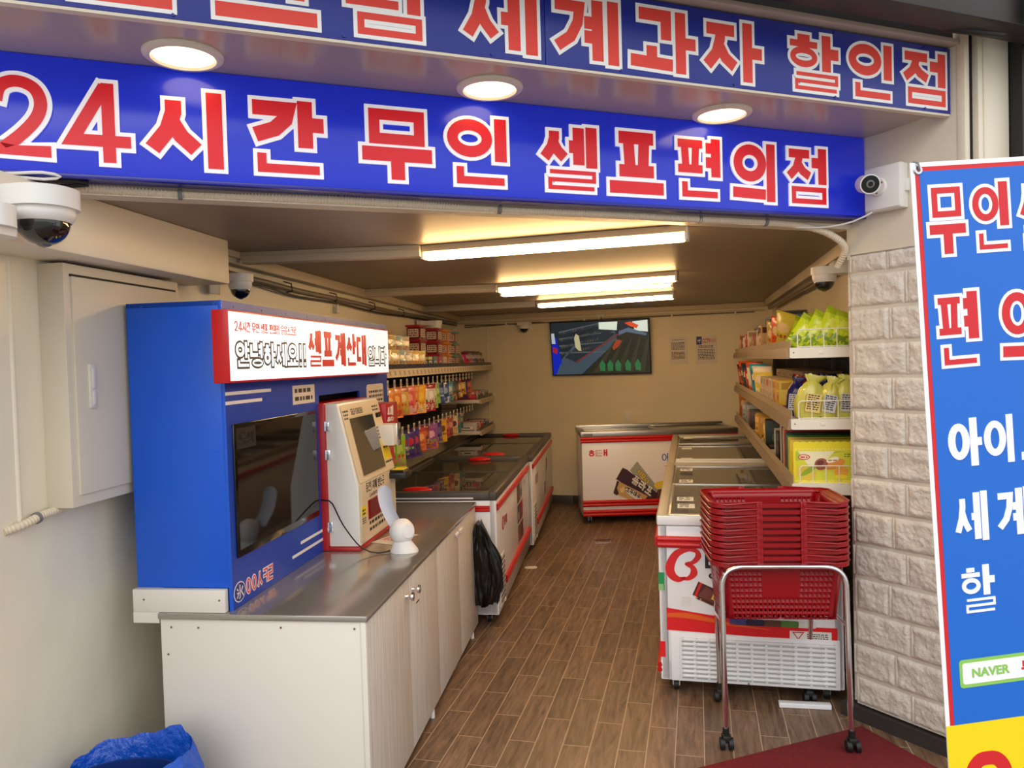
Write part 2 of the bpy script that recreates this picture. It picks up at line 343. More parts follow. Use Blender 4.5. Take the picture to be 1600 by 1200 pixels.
JAMB = mat('cream_jamb_paint', (218, 208, 188), .45, bump=.3, scale=8, var=.04, dist=.005)
mb = MB(); mb.box((-3.2, -.3, -.1), (6, 12, 0), FLOOR); struct(mb, 'floor', 'O')
PAVE = mat('grey_street_paving', (150, 146, 140), .8, bump=.4, scale=14, var=.12)
mb = MB(); mb.box((-14, -18, -.12), (16, -.3, -.005), PAVE); struct(mb, 'ground_street', 'O')
CT = 2.15
# ceiling: polygon from the sign line to the back wall
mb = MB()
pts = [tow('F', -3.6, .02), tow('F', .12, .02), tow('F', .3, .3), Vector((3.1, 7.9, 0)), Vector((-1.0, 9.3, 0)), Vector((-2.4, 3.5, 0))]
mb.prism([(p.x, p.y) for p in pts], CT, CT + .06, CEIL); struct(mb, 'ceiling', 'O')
mb = MB(); mb.box((-1.08, -2.2, 0), (-.95, 6.9, 2.3), PAINT); struct(mb, 'wall_left', 'L')
mb = MB(); mb.box((-.5, 0, 0), (4.1, .12, 2.3), PAINTIN); struct(mb, 'wall_back', 'B')
mb = MB(); mb.box((1.012, -.12, 0), (1.1, 4.9, 2.3), PAINTIN); struct(mb, 'wall_right', 'R')
BBT = mat('dark_grey_base_tile', (72, 68, 64), .45, var=.1, scale=30)
mb = MB()
for i in range(16): mb.box((-.3 + i * .27, -.012, 0), (-.3 + i * .27 + .267, 0, .095), BBT, .002)
struct(mb, 'baseboard_back', 'B')
# beam over the left side of the entrance
mb = MB(); mb.box((-.955, -1.2, 1.965), (-.755, .62, 2.15), PAINT, .006); struct(mb, 'trim_1', 'L')
# a rounded ridge in the plaster and a small rust mark on the left wall
mb = MB(); mb.cyl((-.954, -.36, 1.15), (-.954, -.36, 1.96), .010, PAINT, 12); struct(mb, 'trim_2', 'L')
# ---- facade: soffit, pier behind bricks, plaster return, fascia wall
ST, FB, FT = 2.50, 2.50, 2.742
mb = MB(); mb.box((-3.7, -.385, ST), (.02, .03, ST + .05), SOFF); struct(mb, 'soffit_wall', 'F')
mb = MB(); mb.box((-3.7, .03, 2.13), (.0, .10, ST + .05), JAMB); struct(mb, 'wall_header', 'F')
mb = MB(); mb.box((-3.7, -.36, ST + .045), (.12, -.30, 2.95), JAMB)
mb.box((-3.7, -.43, FT + .006), (.1, -.36, FT + .024), SOFF, .003)
struct(mb, 'wall_fascia', 'F')
# plaster return to the right of the signs (flaring slightly away from square)
mb = MB(); mb.box((.0, -.435, 2.0), (.11, .05, 2.95), JAMB); mb.box((.03, -.435, 0), (.13, .05, 2.0), JAMB)
mb.box((-.004, -.452, 2.0), (.03, -.42, 2.95), JAMB, .004)
struct(mb, 'wall_right_return', 'P')
mb = MB(); mb.box((.108, -.425, 0), (.147, -.30, 2.93), mat('dark_gap', (14, 12, 12), .8)); mb.box((.147, -.45, 0), (.312, -.30, 2.93), JAMB, .004); mb.box((.170, -.456, 0), (.175, -.449, 2.9), JAMB, .002)
struct(mb, 'trim_3', 'F')
BLK = mat('black_painted_panel', (22, 19, 19), .5, bump=.15, scale=12)
mb = MB(); mb.box((.315, -.50, 0), (1.6, -.34, 3.3), BLK); struct(mb, 'wall_black_panel', 'F')
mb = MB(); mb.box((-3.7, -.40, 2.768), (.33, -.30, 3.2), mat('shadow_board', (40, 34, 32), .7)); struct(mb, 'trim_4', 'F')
DBR = mat('dark_brown_steel', (38, 28, 27), .5, bump=.1, scale=10)
mb = MB(); mb.box((-3.7, -.64, 2.735), (.8, -.52, 2.95), DBR, .004); mb.box((-3.7, -.50, 2.80), (.16, -.42, 2.812), JAMB); struct(mb, 'trim_5', 'F')
# room behind the beam (outer left piece of facade)
# ---- brick pier: rough painted split-face bricks facing the opening
BRK = mat('white_painted_brick', (214, 206, 194), .62, bump=1.0, scale=70, var=.05, dist=.006)
MORT = mat('painted_mortar', (206, 198, 184), .7, bump=.5, scale=40, dist=.004)
from mathutils import noise as mnoise
def brick(mb, y0, y1, z0, z1, x, depth, seed):
    ny, nz = max(3, int((y1 - y0) / .006)), max(3, int((z1 - z0) / .006)); vs = []; fs = []
    for k in range(nz + 1):
        for j in range(ny + 1):
            fy, fz = j / ny, k / nz; y = y0 + fy * (y1 - y0); z = z0 + fz * (z1 - z0)
            e = min(min(fy, 1 - fy) * (y1 - y0), min(fz, 1 - fz) * (z1 - z0)); rise = min(1, e / .016) ** .6
            n = mnoise.noise((y * 18 + seed, z * 18, seed * .7)) * .007 + mnoise.noise((y * 60, z * 60 + seed, 1.3)) * .0035 + mnoise.noise((y * 140, z * 140 + seed, 4.1)) * .0018
            wy = mnoise.noise((z * 25, seed, 0)) * .003 * (1 if j in (0, ny) else 0); wz = mnoise.noise((y * 25, seed, 5)) * .003 * (1 if k in (0, nz) else 0)
            vs.append((x - depth * rise - (n + .002) * rise, y + wy, z + wz))
    for k in range(nz):
        for j in range(ny): a = k * (ny + 1) + j; fs.append((a, a + ny + 1, a + ny + 2, a + 1))
    mb.add(vs, fs, BRK)
    # end face towards the room
    mb.box((x - depth * .8, y1 - .006, z0 + .004), (x + .06, y1 + .006, z1 - .004), BRK, .004)
mb = MB(); mb.box((.0, -.45, .07), (.05, .035, 2.02), MORT)
r = random.Random(3); z = .05; row = 0
while z < 2.0:
    z1 = min(z + .143, 2.02); zz = max(z, .072)
    cuts = [-.455, -.38, -.135, .034] if row % 2 else [-.455, -.215, .034]
    cuts = [c + (r.uniform(-.018, .018) if 0 < i < len(cuts) - 1 else r.uniform(-.008, .010)) for i, c in enumerate(cuts)]
    for a, c in zip(cuts, cuts[1:]): brick(mb, a + .003, c - .003, zz + .003, z1 - .004, .003, r.uniform(.008, .013), r.uniform(0, 90))
    z = z1 + .002; row += 1
mb.box((.02, .03, .07), (.13, .06, 2.02), BRK)
struct(mb, 'wall_brick_pier', 'P', smooth=60)
mb = MB(); mb.box((-.022, -.50, 0), (.03, .10, .060), mat('dark_base_strip', (52, 46, 44), .6)); struct(mb, 'baseboard_pier', 'P')
# ================================================================ signs
BLUE1 = mat('lit_blue_sign_face', (26, 48, 190), .2, emit=.22, erg=(30, 46, 205)); BLUE2 = mat('blue_vinyl_banner', (30, 44, 140), .38)
SRED = mat('lit_red_lettering', (212, 18, 30), .3, emit=.16, erg=(230, 25, 40)); SWHT = mat('lit_white_lettering', (240, 240, 245), .3, emit=.2)
URED = mat('red_vinyl_lettering', (224, 62, 48), .5); UWHT = mat('white_vinyl_lettering', (240, 240, 238), .5)
t = thing('lower_sign', 'long glowing blue 24 hour shop sign right over the entrance', 'sign', 'F', (-1.8, 0, 2.17))
mb = MB(); mb.box((-3.6, -.045, 2.168), (0, .03, 2.498), BLUE1, .004)
mb.box((-3.6, -.05, 2.160), (0, .03, 2.172), mat('blue_sign_edge', (28, 32, 150), .2), .002); mb.build('panel', t)
mb = MB(); T = faceN(0, -.045, 0)
# characters at measured spans along the facade (x, width, text)
def sign_text(mb, T, spans, z0, h, red, wht, ow, s, d0, d1, d2):
    for ch, a, b in spans:
        mb = MB(); hangul(mb, ch, a + ow, z0 + ow, b - a - 2 * ow, h - 2 * ow, red, T, wht, ow, s=s, d0=d0, d1=d1, d2=d2); mb.build('letter', t)
sign_text(mb, T, [('2', -3.14, -2.955), ('4', -2.955, -2.765), ('시', -2.755, -2.51), ('간', -2.475, -2.215), ('무', -2.12, -1.865), ('인', -1.835, -1.595), ('셀', -1.50, -1.255), ('프', -1.225, -.975), ('편', -.945, -.72),
                  ('의', -.685, -.46), ('점', -.43, -.20)], 2.195, .25, SRED, SWHT, .012, .20, .0, .006, .008)
t = thing('upper_sign', 'blue banner sign with red and white lettering above the ceiling lamps', 'sign', 'F', (-1.8, -.38, 2.5))
mb = MB(); mb.box((-3.6, -.392, 2.497), (-1.608, -.36, 2.742), BLUE2, .001); mb.box((-1.606, -.392, 2.497), (.073, -.36, 2.742), BLUE2, .001)
mb.box((-3.6, -.39, 2.489), (.073, -.366, 2.497), JAMB); mb.build('panel', t)
mb = MB(); T = faceN(0, -.392, 0)
sign_text(mb, T, [('아', -3.42, -3.18), ('이', -3.15, -2.92), ('스', -2.88, -2.63), ('크', -2.55, -2.27), ('림', -2.215, -1.975), ('세', -1.885, -1.622), ('계', -1.605, -1.345), ('과', -1.325, -1.065), ('자', -1.062, -.795), ('할', -.71, -.462), ('인', -.438, -.206), ('점', -.188, .06)],
          2.508, .218, URED, UWHT, .011, .195, .0, .0015, .0025)
mb = MB()
for i in range(9):
    for z in (2.507, 2.734): mb.cyl((-3.5 + i * .43, -.392, z), (-3.5 + i * .43, -.396, z), .004, BLUE2, 8)
mb.build('screws', t)
# recessed round lamps in the soffit
LAMPW = mat('lamp_trim_white', (226, 220, 206), .35)
def downlight(x, y, label, src=None):
    if src: return dup(src, 'F', (x, y, 2.5), label)
    t = thing('recessed_lamp', label, 'ceiling lamp', 'F', (x, y, 2.5), 'round lamps under the soffit', rel=True)
    mb = MB(); mb.lathe([(.082, -.002), (.088, -.012), (.098, -.012), (.108, -.006), (.11, .002)], LAMPW, 40); mb.build('trim_ring', t)
    mb = MB(); mb.cyl((0, 0, -.004), (0, 0, .0), .086, mat('warm_lamp_diffuser', (255, 244, 214), .5, emit=SPOT_E, erg=(255, 226, 168)), 40); mb.build('diffuser', t)
    return t
d = downlight(-2.625, -.152, 'round recessed soffit lamp nearest the left edge, above the digits of the glowing sign')
downlight(-1.703, -.153, 'round recessed soffit lamp between the other two, at the middle of the signs', d)
downlight(-.789, -.146, 'round recessed soffit lamp farthest right, towards the brick pier', d)
# ================================================================ banner on a stand by the brick pier
t = thing('standing_banner', 'tall blue, red and yellow standing banner leaning before the brick pier', 'banner', 'N', (0, 0, 0))
BB = mat('banner_blue', (22, 104, 204), .42); BW = mat('banner_white', (243, 243, 246), .45); BR = mat('banner_red', (208, 34, 42), .45); BY = mat('banner_yellow', (240, 214, 20), .42)
BG = mat('banner_green', (140, 198, 90), .45); BD = mat('banner_dark_blue', (24, 84, 170), .45)
TB = Matrix.Translation((0, 0, 2.013)) @ Matrix.Rotation(math.radians(3.0), 4, 'Y').inverted() @ RX      # x along the width, y up from the top edge
TB = Matrix.Translation((0, 0, 2.013)) @ Matrix.Rotation(-math.radians(3.05), 4, 'Y') @ RX
def bq(mb, x0, y0, x1, y1, m, d, T=TB): mb.add([(x0, -y1, d), (x1, -y1, d), (x1, -y0, d), (x0, -y0, d)], [(0, 1, 2, 3)], m, T)
BWD, BH = .60, 1.72
mb = MB(); mb.prism([(0, -BH), (BWD, -BH), (BWD, 0), (0, 0)], -.0015, 0, BW, TB)
bq(mb, .010, .010, BWD - .010, 1.262, BR, .0004); bq(mb, .020, .020, BWD - .020, 1.262, BB, .0008)
bq(mb, 0, 1.262, BWD, BH, BY, .0012)
mb.build('fabric', t)
mb = MB()
def brow(y0, y1, items, fill, ol=None, ow=0, s=.2, d=.0016):
    for ch, a, b_ in items:
        mb = MB(); hangul(mb, ch, a + ow, -y1 + ow, b_ - a - 2 * ow, y1 - y0 - 2 * ow, fill, TB, ol, ow, s=s, d0=.0008, d1=.0014, d2=.0022); mb.build('letter', t)
brow(.045, .212, [('무', .028, .128), ('인', .132, .232), ('셀', .245, .345), ('프', .355, .455)], BR, BW, .0075, .25)
brow(.283, .462, [('편', .030, .142), ('의', .185, .297), ('점', .345, .457)], BR, BW, .0075, .25)
brow(.572, .680, [('아', .047, .128), ('이', .133, .205), ('스', .222, .304), ('크', .314, .396), ('림', .406, .488)], BW, s=.22)
brow(.738, .850, [('세', .051, .130), ('계', .150, .235), ('과', .260, .345), ('자', .370, .455)], BW, s=.20)
brow(.905, 1.012, [('할', .054, .138), ('인', .220, .300), ('점', .385, .465)], BW, s=.19)
brow(1.315, 1.60, [('C', .035, .155), ('A', .19, .31)], BR, s=.26)
mb = MB(); mb.prism(rrect(.50, .064, .008, cx=.04 + .25, cy=-1.148), .0008, .0016, BG, TB, False); mb.prism(rrect(.486, .048, .006, cx=.04 + .25, cy=-1.148), .0008, .0022, BW, TB, False)
latin(mb, 'NAVER', .068, -1.157, .0275, BG, TB, bold=.035, sx=1.05, d=.003); hangul(mb, '무인', .19, -1.162, .026, .028, BR, TB, s=.2, d0=.002, d2=.003)
mb.build('search_box', t)
mb = MB(); mb.lathe([(.0035, .001), (.0045, .004), (.009, .004), (.011, .001)], STEEL, 20, TB @ Matrix.Translation((.017, -.017, 0))); mb.build('eyelet', t)
mb = MB(); mb.tube([TB @ Vector(p) for p in ((.017, -.020, .004), (.016, -.014, .008), (.015, -.002, .006), (.013, .003, -.006))], .0022, GREYP, 8); mb.build('hook', t)
mb = MB(); p1 = TB @ Vector((.013, .003, -.006)); p2 = TB @ Vector((BWD - .013, .003, -.006)); cpt = Vector((.33, .10, 1.0))
mb.tube([p1, cpt, TB @ Vector((BWD - .02, -BH, -.01))], .006, DARK, 8); mb.tube([p2, cpt + Vector((0, .02, 0)), TB @ Vector((.02, -BH, -.01))], .006, DARK, 8); mb.build('support_rods', t)
mb = MB(); mb.box((.05, -.10, 0), (.75, .25, .03), DARK, .01); mb.tube([(.33, .10, 1.0), (.36, .12, .5), (.38, .10, .03)], .012, DARK, 10); mb.build('stand_base', t)
# ================================================================ ceiling lamps and trunking
TUBE = mat('warm_tube_diffuser', (255, 236, 190), .5, emit=TUBE_E, erg=(255, 204, 135)); TUBEW = mat('white_tube', (255, 250, 235), .5, emit=TUBE_E, erg=(255, 236, 205))
TRK = mat('cream_trunking', (205, 192, 165), .45, bump=.1, scale=20)
def bar_lamp(a, b_, zb, label, wd=.07, hh=.055, m=None):
    a, b_ = Vector(a), Vector(b_); d = b_ - a; L = d.length
    t = thing('batten_lamp', label, 'ceiling lamp', 'O', (a.x, a.y, zb), 'batten lamps on the ceiling', rot=math.atan2(d.y, d.x), rel=True)
    hd = hh * .62
    mb = MB(); mb.box((-.006, -wd / 2 - .006, hd), (L + .006, wd / 2 + .006, CT - zb - .001), TRK, .003); mb.box((-.014, -wd / 2 - .003, .002), (.0, wd / 2 + .003, CT - zb - .001), WHITE, .003); mb.box((L, -wd / 2 - .003, .002), (L + .014, wd / 2 + .003, CT - zb - .001), WHITE, .003); mb.build('housing', t)
    mb = MB(); mb.box((.001, -wd / 2 + .006, 0), (L - .001, wd / 2 - .006, hd - .0005), m or TUBE, .008); mb.build('diffuser', t); return t
bar_lamp((-.38, 3.58, 0), (.74, 3.22, 0), 2.085, 'long warm batten lamp nearest the entrance')
bar_lamp((-.06, 5.37, 0), (1.06, 4.90, 0), 2.085, 'warm batten lamp second from the entrance')
bar_lamp((-.05, 5.66, 0), (1.10, 5.24, 0), 2.085, 'thin white batten lamp close behind the second warm one', wd=.035, hh=.03, m=TUBEW)
bar_lamp((.27, 6.93, 0), (1.352, 6.36, 0), 2.085, 'warm batten lamp deepest in the shop, before the television')
mb = MB()
def trunk(a, b_, z0=2.085, wd=.07, nm=None):
    a, b_ = Vector((*a, 0)), Vector((*b_, 0)); d = b_ - a
    T = Matrix.Translation((a.x, a.y, 0)) @ Matrix.Rotation(math.atan2(d.y, d.x), 4, 'Z')
    q = MB(); q.box((0, -wd / 2, z0 + .012), (d.length, wd / 2, CT - .001), TRK, .002, T); q.box((0, -wd / 2 - .004, z0 + .03), (d.length, wd / 2 + .004, z0 + .045), TRK, .002, T)
    o = q.build('cable_trunking'); place(o, 'O'); return o
for k, (a, b_, lb) in enumerate((((-1.24, 3.62), (-.40, 3.55), 'cream ceiling trunking running to the lamp nearest the entrance'), ((-1.06, 5.50), (-.09, 5.40), 'cream ceiling trunking running to the second batten lamp'),
                              ((-.80, 7.27), (.24, 6.97), 'cream ceiling trunking running to the deepest batten lamp'))):
    props(trunk(a, b_), lb, 'trunking', 'cream ceiling trunking')
q = MB(); q.box((-.945, .64, 2.095), (-.885, 6.33, 2.149), TRK, .003); q.box((-.95, .64, 2.12), (-.86, 1.0, 2.149), TRK, .002)
solo(q, 'cable_trunking', 'cream trunking along the top of the left wall above the kiosk', 'trunking', 'L', (-.9, 3, 2.12))
q = MB(); q.box((.02, -.05, 2.10), (3.4, -.003, 2.149), TRK, .003); q.box((.02, -.03, 2.06), (3.4, -.003, 2.075), TRK, .002)
solo(q, 'cable_trunking', 'cream trunking along the top of the back wall above the television', 'trunking', 'B', (1.8, 0, 2.12))
q = MB(); q.box((.905, .3, 2.085), (.973, 4.3, 2.149), TRK, .004); solo(q, 'cable_trunking', 'cream trunking along the top of the right wall above the snack shelves', 'trunking', 'R', (.95, 2, 2.12))
# conduits and cables
PIPE = mat('beige_corrugated_conduit', (222, 208, 184), .5); GPIPE = mat('grey_conduit', (128, 118, 104), .5)
def corrug(pts, rad, step, m):
    P = [Vector(p) for p in pts]; out = [P[0]]
    # smooth resample
    S = []
    for i in range(len(P) - 1):
        p0, p1, p2, p3 = P[max(i - 1, 0)], P[i], P[i + 1], P[min(i + 2, len(P) - 1)]
        n = max(2, int((p2 - p1).length / step))
        for k in range(n):
            t = k / n; S.append(.5 * ((2 * p1) + (p2 - p0) * t + (2 * p0 - 5 * p1 + 4 * p2 - p3) * t * t + (3 * p1 - p0 - 3 * p2 + p3) * t ** 3))
    S.append(P[-1]); return S
def pipe(pts, rad, m, ribbed=False, n=10, mb=None):
    mb = mb or MB(); S = corrug(pts, rad, .005 if ribbed else .03, m)
    mb.tube(S, (lambda i: rad * (1.0 if i % 2 else .84)) if ribbed else rad, m, n); return mb
q = pipe([(-3.3, .03, 2.145), (-2.96, .03, 2.148), (-2.6, .035, 2.147), (-2.1, .03, 2.149), (-1.63, .035, 2.146), (-1.1, .03, 2.144), (-.78, .03, 2.142), (-.5, .035, 2.146), (-.25, .035, 2.135), (-.12, .03, 2.105), (-.035, .035, 2.05), (-.012, .10, 1.98)], .016, PIPE, True)
for x in (-2.66, -1.62, -.78, -.46): q.cyl((x, .033, 2.145), (x + .012, .033, 2.145), .0185, GREYP, 12)
solo(q, 'corrugated_conduit', 'beige corrugated conduit running under the glowing sign to the brick pier', 'conduit', 'F', (-1.6, .03, 2.147))
q = pipe([(-.935, .5, 2.06), (-.935, 1.2, 2.055), (-.93, 1.8, 2.045), (-.935, 2.6, 2.05), (-.93, 3.4, 2.042), (-.935, 4.2, 2.05), (-.93, 5.2, 2.06), (-.94, 6.3, 2.07)], .015, GPIPE)
q = pipe([(-.92, .5, 2.03), (-.918, 1.2, 2.03), (-.918, 1.7, 2.01), (-.918, 2.4, 2.02), (-.92, 3.2, 2.01), (-.92, 4.2, 2.025), (-.92, 6.2, 2.04)], .006, CABLE, mb=q)
for u in (.9, 1.6, 2.3, 3.1, 3.9): q.tube([(-.955, u, 2.085), (-.905, u, 2.07), (-.9, u, 2.03), (-.95, u, 2.02)], .004, CABLE, 6)
solo(q, 'wall_conduit', 'grey conduit with a black cable clipped along the top of the left wall', 'conduit', 'L', (-.93, 3, 2.05))
q = pipe([(.1, -.02, 2.045), (.9, -.02, 2.035), (1.6, -.02, 2.045), (2.4, -.02, 2.05), (3.3, -.02, 2.055)], .008, GPIPE)
q = pipe([(.1, -.02, 2.02), (.5, -.02, 2.03), (1.0, -.022, 2.045), (1.2, -.02, 2.0)], .004, CABLE, mb=q)
for x in (.6, 1.5, 2.45, 3.1): q.box((x, -.034, 2.03), (x + .02, -.0, 2.065), OFFW, .003)
solo(q, 'wall_conduit', 'thin grey cables clipped along the top of the back wall', 'conduit', 'B', (1.7, -.02, 2.04))
q = pipe([(.93, .35, 2.06), (.93, 1.5, 2.055), (.935, 2.8, 2.06), (.94, 4.2, 2.06)], .018, GPIPE)
solo(q, 'wall_conduit', 'grey conduit along the top of the right wall above the snack shelves', 'conduit', 'R', (.93, 2, 2.06))
q = MB(); q.box((-.952, 2.35, 1.955), (-.92, 2.40, 2.0), OFFW, .003); q.box((-.93, 2.365, 1.985), (-.92, 2.385, 2.02), OFFW, .003)
solo(q, 'cable_box', 'tiny white cable box on the left wall above the kiosk', 'junction box', 'L', (-.95, 2.37, 1.98))
q = MB(); q.box((1.655, -.045, 2.07), (1.745, 0, 2.115), OFFW, .004); q.tube([(1.70, -.04, 2.07), (1.70, -.05, 2.03)], .004, CABLE)
solo(q, 'cable_box', 'small white cable box on the back wall over the television', 'junction box', 'B', (1.7, 0, 2.09))
# ================================================================ dome cameras
GD = mat('smoked_dome', (12, 12, 14), .04, coat=1)
def dome_parts(t, T, r=.055, bracket=None):
    q = MB(); q.lathe([(.0, .0), (r * 1.12, .0), (r * 1.14, -.012), (r * 1.12, -.02), (r * 1.0, -.034), (r * .96, -.036)], WHITE, 32, T); q.build('collar', t)
    q = MB(); q.lathe([(r * .93, -.034)] + [(r * .93 * math.cos(a), -.036 - r * .86 * math.sin(a)) for a in [PI / 2 * i / 10 for i in range(11)]], GD, 32, T)
    q.build('dome', t)
    q = MB(); q.lathe([(r * .6 * math.cos(a), -.036 - r * .93 * math.sin(a) - .0) for a in [PI / 2 * (.62 + .04 * i) for i in range(10)]], mat('smoked_dome_lens', (90, 90, 96), .1, coat=1), 20, T); q.build('lens', t)
def camera_on_bracket(fr, x, y, z, label, r=.055, side='left', blen=.12):
    """shelf-like bracket fixed to a wall beside the dome"""
    t = thing('dome_camera', label, 'security camera', fr, (x, y, z), 'dome security cameras', rel=True)
    s = -1 if side == 'left' else 1
    q = MB(); pl = rrect(.0001 + blen + 2.6 * r * .5, 2.5 * r, r * 1.2, 8)
    cx = s * (blen / 2)
    q.prism([(cx + p[0] * 1.0, p[1]) for p in rrect(blen + 2.5 * r, 2.5 * r, r * 1.15, 8)], 0, r * .75, WHITE); q.build('bracket', t)
    q = MB(); q.box((s * (blen + r * 1.05), -r, -r * 1.1), (s * (blen + r * 1.25), r, r * .9), WHITE, .004); q.build('wall_plate', t)
    dome_parts(t, Matrix.Identity(4), r); return t
camera_on_bracket('L', -.66, -.572, 2.045, 'big white dome camera on a bracket over the wall cabinet, under the sign end', .070, 'left', .02)
camera_on_bracket('L', -.80, .80, 1.995, 'white dome camera behind the end of the beam, above the blue kiosk', .045, 'left', .07)
camera_on_bracket('L', -.76, 4.45, 1.965, 'white dome camera on the left wall above the red-lidded tubs', .05, 'left', .10)
camera_on_bracket('R', .80, .24, 1.975, 'white dome camera behind the top of the brick pier', .048, 'right', .07)
t = thing('dome_camera', 'white dome camera on the back wall, left of the television', 'security camera', 'B', (.83, -.07, 2.02), 'dome security cameras', rel=True)
q = MB(); q.box((-.07, -.05, -.01), (.07, .068, .035), OFFW, .012); q.box((.02, .03, -.05), (.08, .068, .02), OFFW, .004); q.build('bracket', t); dome_parts(t, Matrix.Translation((0, 0, -.01)), .05)
q = MB(); q.box((-.13, -.56, 1.985), (.065, -.48, 2.065), WHITE, .01); 
# second white housing beside the big dome camera
q = MB(); q.prism(rrect(.14, .10, .045, 8, cx=-.70, cy=-.72), 1.975, 2.03, WHITE); q.prism(rrect(.10, .12, .04, 8, cx=-.70, cy=-.71), 1.955, 1.976, WHITE)
solo(q, 'camera_housing', 'white rounded housing behind the big dome camera by the left edge', 'security camera', 'L', (-.70, -.72, 2.0))
q = MB(); q.box((.85, .30, 1.99), (.972, .42, 2.05), OFFW, .008); solo(q, 'camera_housing', 'white box housing beside the dome camera at the brick pier', 'junction box', 'R', (.9, .36, 2.0))
# loose white and black wires above the big dome
for pts, m, rr, lb in (([(-3.3, -.02, 2.15), (-3.12, -.05, 2.155), (-3.0, -.055, 2.15), (-2.96, -.06, 2.158), (-3.0, -.07, 2.165), (-3.1, -.06, 2.158), (-3.3, -.05, 2.142)], WHITE, .0045, 'white wires looped above the big dome camera'),
                   ([(-3.3, -.0, 2.158), (-3.05, -.01, 2.155), (-2.93, -.02, 2.158), (-2.9, -.01, 2.15), (-3.05, .01, 2.14), (-3.3, .0, 2.135)], CABLE, .006, 'black wires tangled above the big dome camera')):
    solo(pipe(pts, rr, m), 'wire_loop', lb, 'wire', 'F', (-3.05, -.05, 2.15))
# bullet camera on a junction box at the plaster return
BY2 = mat('brass_screw', (170, 120, 60), .4, .8)
t = thing('bullet_camera', 'white bullet camera on a square junction box beside the glowing sign', 'security camera', 'P', (0, -.15, 2.27))
q = MB(); q.box((-.055, -.228, 2.175), (-.001, -.072, 2.355), WHITE, .006); q.box((-.061, -.225, 2.180), (-.055, -.076, 2.350), WHITE, .003); q.box((-.03, -.24, 2.24), (-.008, -.226, 2.29), WHITE, .003); q.build('junction_box', t)
q = MB(); q.cyl((-.061, -.135, 2.27), (-.070, -.135, 2.27), .038, WHITE, 28, .034); q.tube([(-.070, -.135, 2.27), (-.09, -.125, 2.275), (-.105, -.11, 2.28)], .013, WHITE)
for an in (.5, 2.6, 4.7): q.cyl((-.0705, -.135 + .026 * math.cos(an), 2.27 + .026 * math.sin(an)), (-.0715, -.135 + .026 * math.cos(an), 2.27 + .026 * math.sin(an)), .004, BY2, 8)
q.build('mount', t)
q = MB(); a = Vector((-.095, -.09, 2.288)); b_ = Vector((-.160, -.165, 2.266)); d_ = (b_ - a).normalized(); q.cyl(a, a + d_ * .02, .026, WHITE, 28, .036); q.cyl(a + d_ * .02, b_, .036, WHITE, 28, .039); q.build('body', t)
q = MB(); q.cyl(b_ + d_ * .0005, b_ + d_ * .002, .034, BLACK, 28); q.cyl(b_ + d_ * .002, b_ + d_ * .005, .016, GREYP, 20, .013); q.cyl(b_ + d_ * .005, b_ + d_ * .0055, .010, BLACK, 20); q.build('lens', t)
q = pipe([(-.04, -.12, 2.172), (-.08, -.06, 2.145), (-.16, .0, 2.13), (-.30, .03, 2.128), (-.34, .035, 2.14)], .0035, WHITE)
solo(q, 'camera_cable', 'thin white cable hanging between the bullet camera box and the conduit', 'cable', 'F', (-.1, -.05, 2.15))
# hanging bulb holder, hose and plate at the upper right
q = MB(); q.tube([(-.18, -.50, 2.79), (-.10, -.52, 2.745), (-.0, -.55, 2.735), (.12, -.56, 2.74), (.22, -.56, 2.77), (.3, -.57, 2.80)], .014, CABLE, 12); q.tube([(-.2, -.5, 2.795), (-.205, -.5, 2.765), (-.2, -.505, 2.75)], .004, GREYP)
solo(q, 'rubber_hose', 'black rubber hose slung under the dark beam at the upper right', 'cable', 'F', (0, -.55, 2.75))
t = thing('bracket_plate', 'dark steel plate with a brass bolt at the top right corner', 'bracket', 'F', (.15, -.66, 2.8)); q = MB(); q.box((.10, -.665, 2.735), (.225, -.655, 2.90), mat('dark_steel_plate', (38, 44, 42), .4, .3), .002); q.build('plate', t)
q = MB(); q.lathe([(.0, .012), (.006, .012), (.007, .004), (.014, .003), (.016, 0)], mat('brass', (190, 150, 70), .3, 1), 16, faceN(.15, -.665, 2.772)); q.build('bolt', t)
# ================================================================ back wall: television, notices, socket
t = thing('television', 'wide flat television showing shop camera footage, hung on the back wall', 'television', 'B', (1.69, -.04, 1.73))
q = MB(); T = Matrix.Translation((1.69, -.10, 1.735)) @ Matrix.Rotation(math.radians(7), 4, 'X') 
q.box((-.545, 0, -.298), (.545, .03, .298), BLACK, .005, T); q.build('body', t)
q = MB(); q.box((-.2, .03, -.15), (.2, .085, .15), DARK, .0, T); q.build('wall_mount', t)
def scr(n, rgb, e=.55): return mat('screen_' + n, (8, 8, 10), .25, emit=e, erg=rgb)
q = MB(); F_ = T @ RX; K = [0]
def sp(poly, m):
    K[0] += 1; q.add([(x * 1.07 - .535, y * .575 - .2875, .0008 + K[0] * .00012) for x, y in poly], [tuple(range(len(poly)))], m, F_)
sd = scr('dark', (34, 44, 50)); sp([(0, 0), (1, 0), (1, 1), (0, 1)], sd)
sp([(.33, .0), (1, 0), (1, .78), (.75, .82), (.62, .55)], scr('floor', (46, 46, 34))); sp([(.10, .3), (.0, .1), (.0, 0), (.30, .0), (.68, .62), (.66, .82), (.25, .60)], scr('freezer', (70, 84, 94)))
sp([(.13, .33), (.26, .22), (.66, .75), (.5, .9)], scr('glass', (40, 50, 56))); sp([(.0, .33), (.04, .35), (.1, .28), (.03, 0), (0, 0)], scr('kiosk', (14, 30, 150), .9)); sp([(.0, .35), (.1, .2), (.05, .72), (.0, .70)], scr('kiosk', (14, 30, 150), .9))
sp([(.005, .44), (.05, .40), (.06, .5), (.01, .54)], scr('rd', (170, 40, 40))); sp([(.0, .6), (.04, .6), (.03, .8), (.0, .8)], scr('wt', (190, 200, 205)))
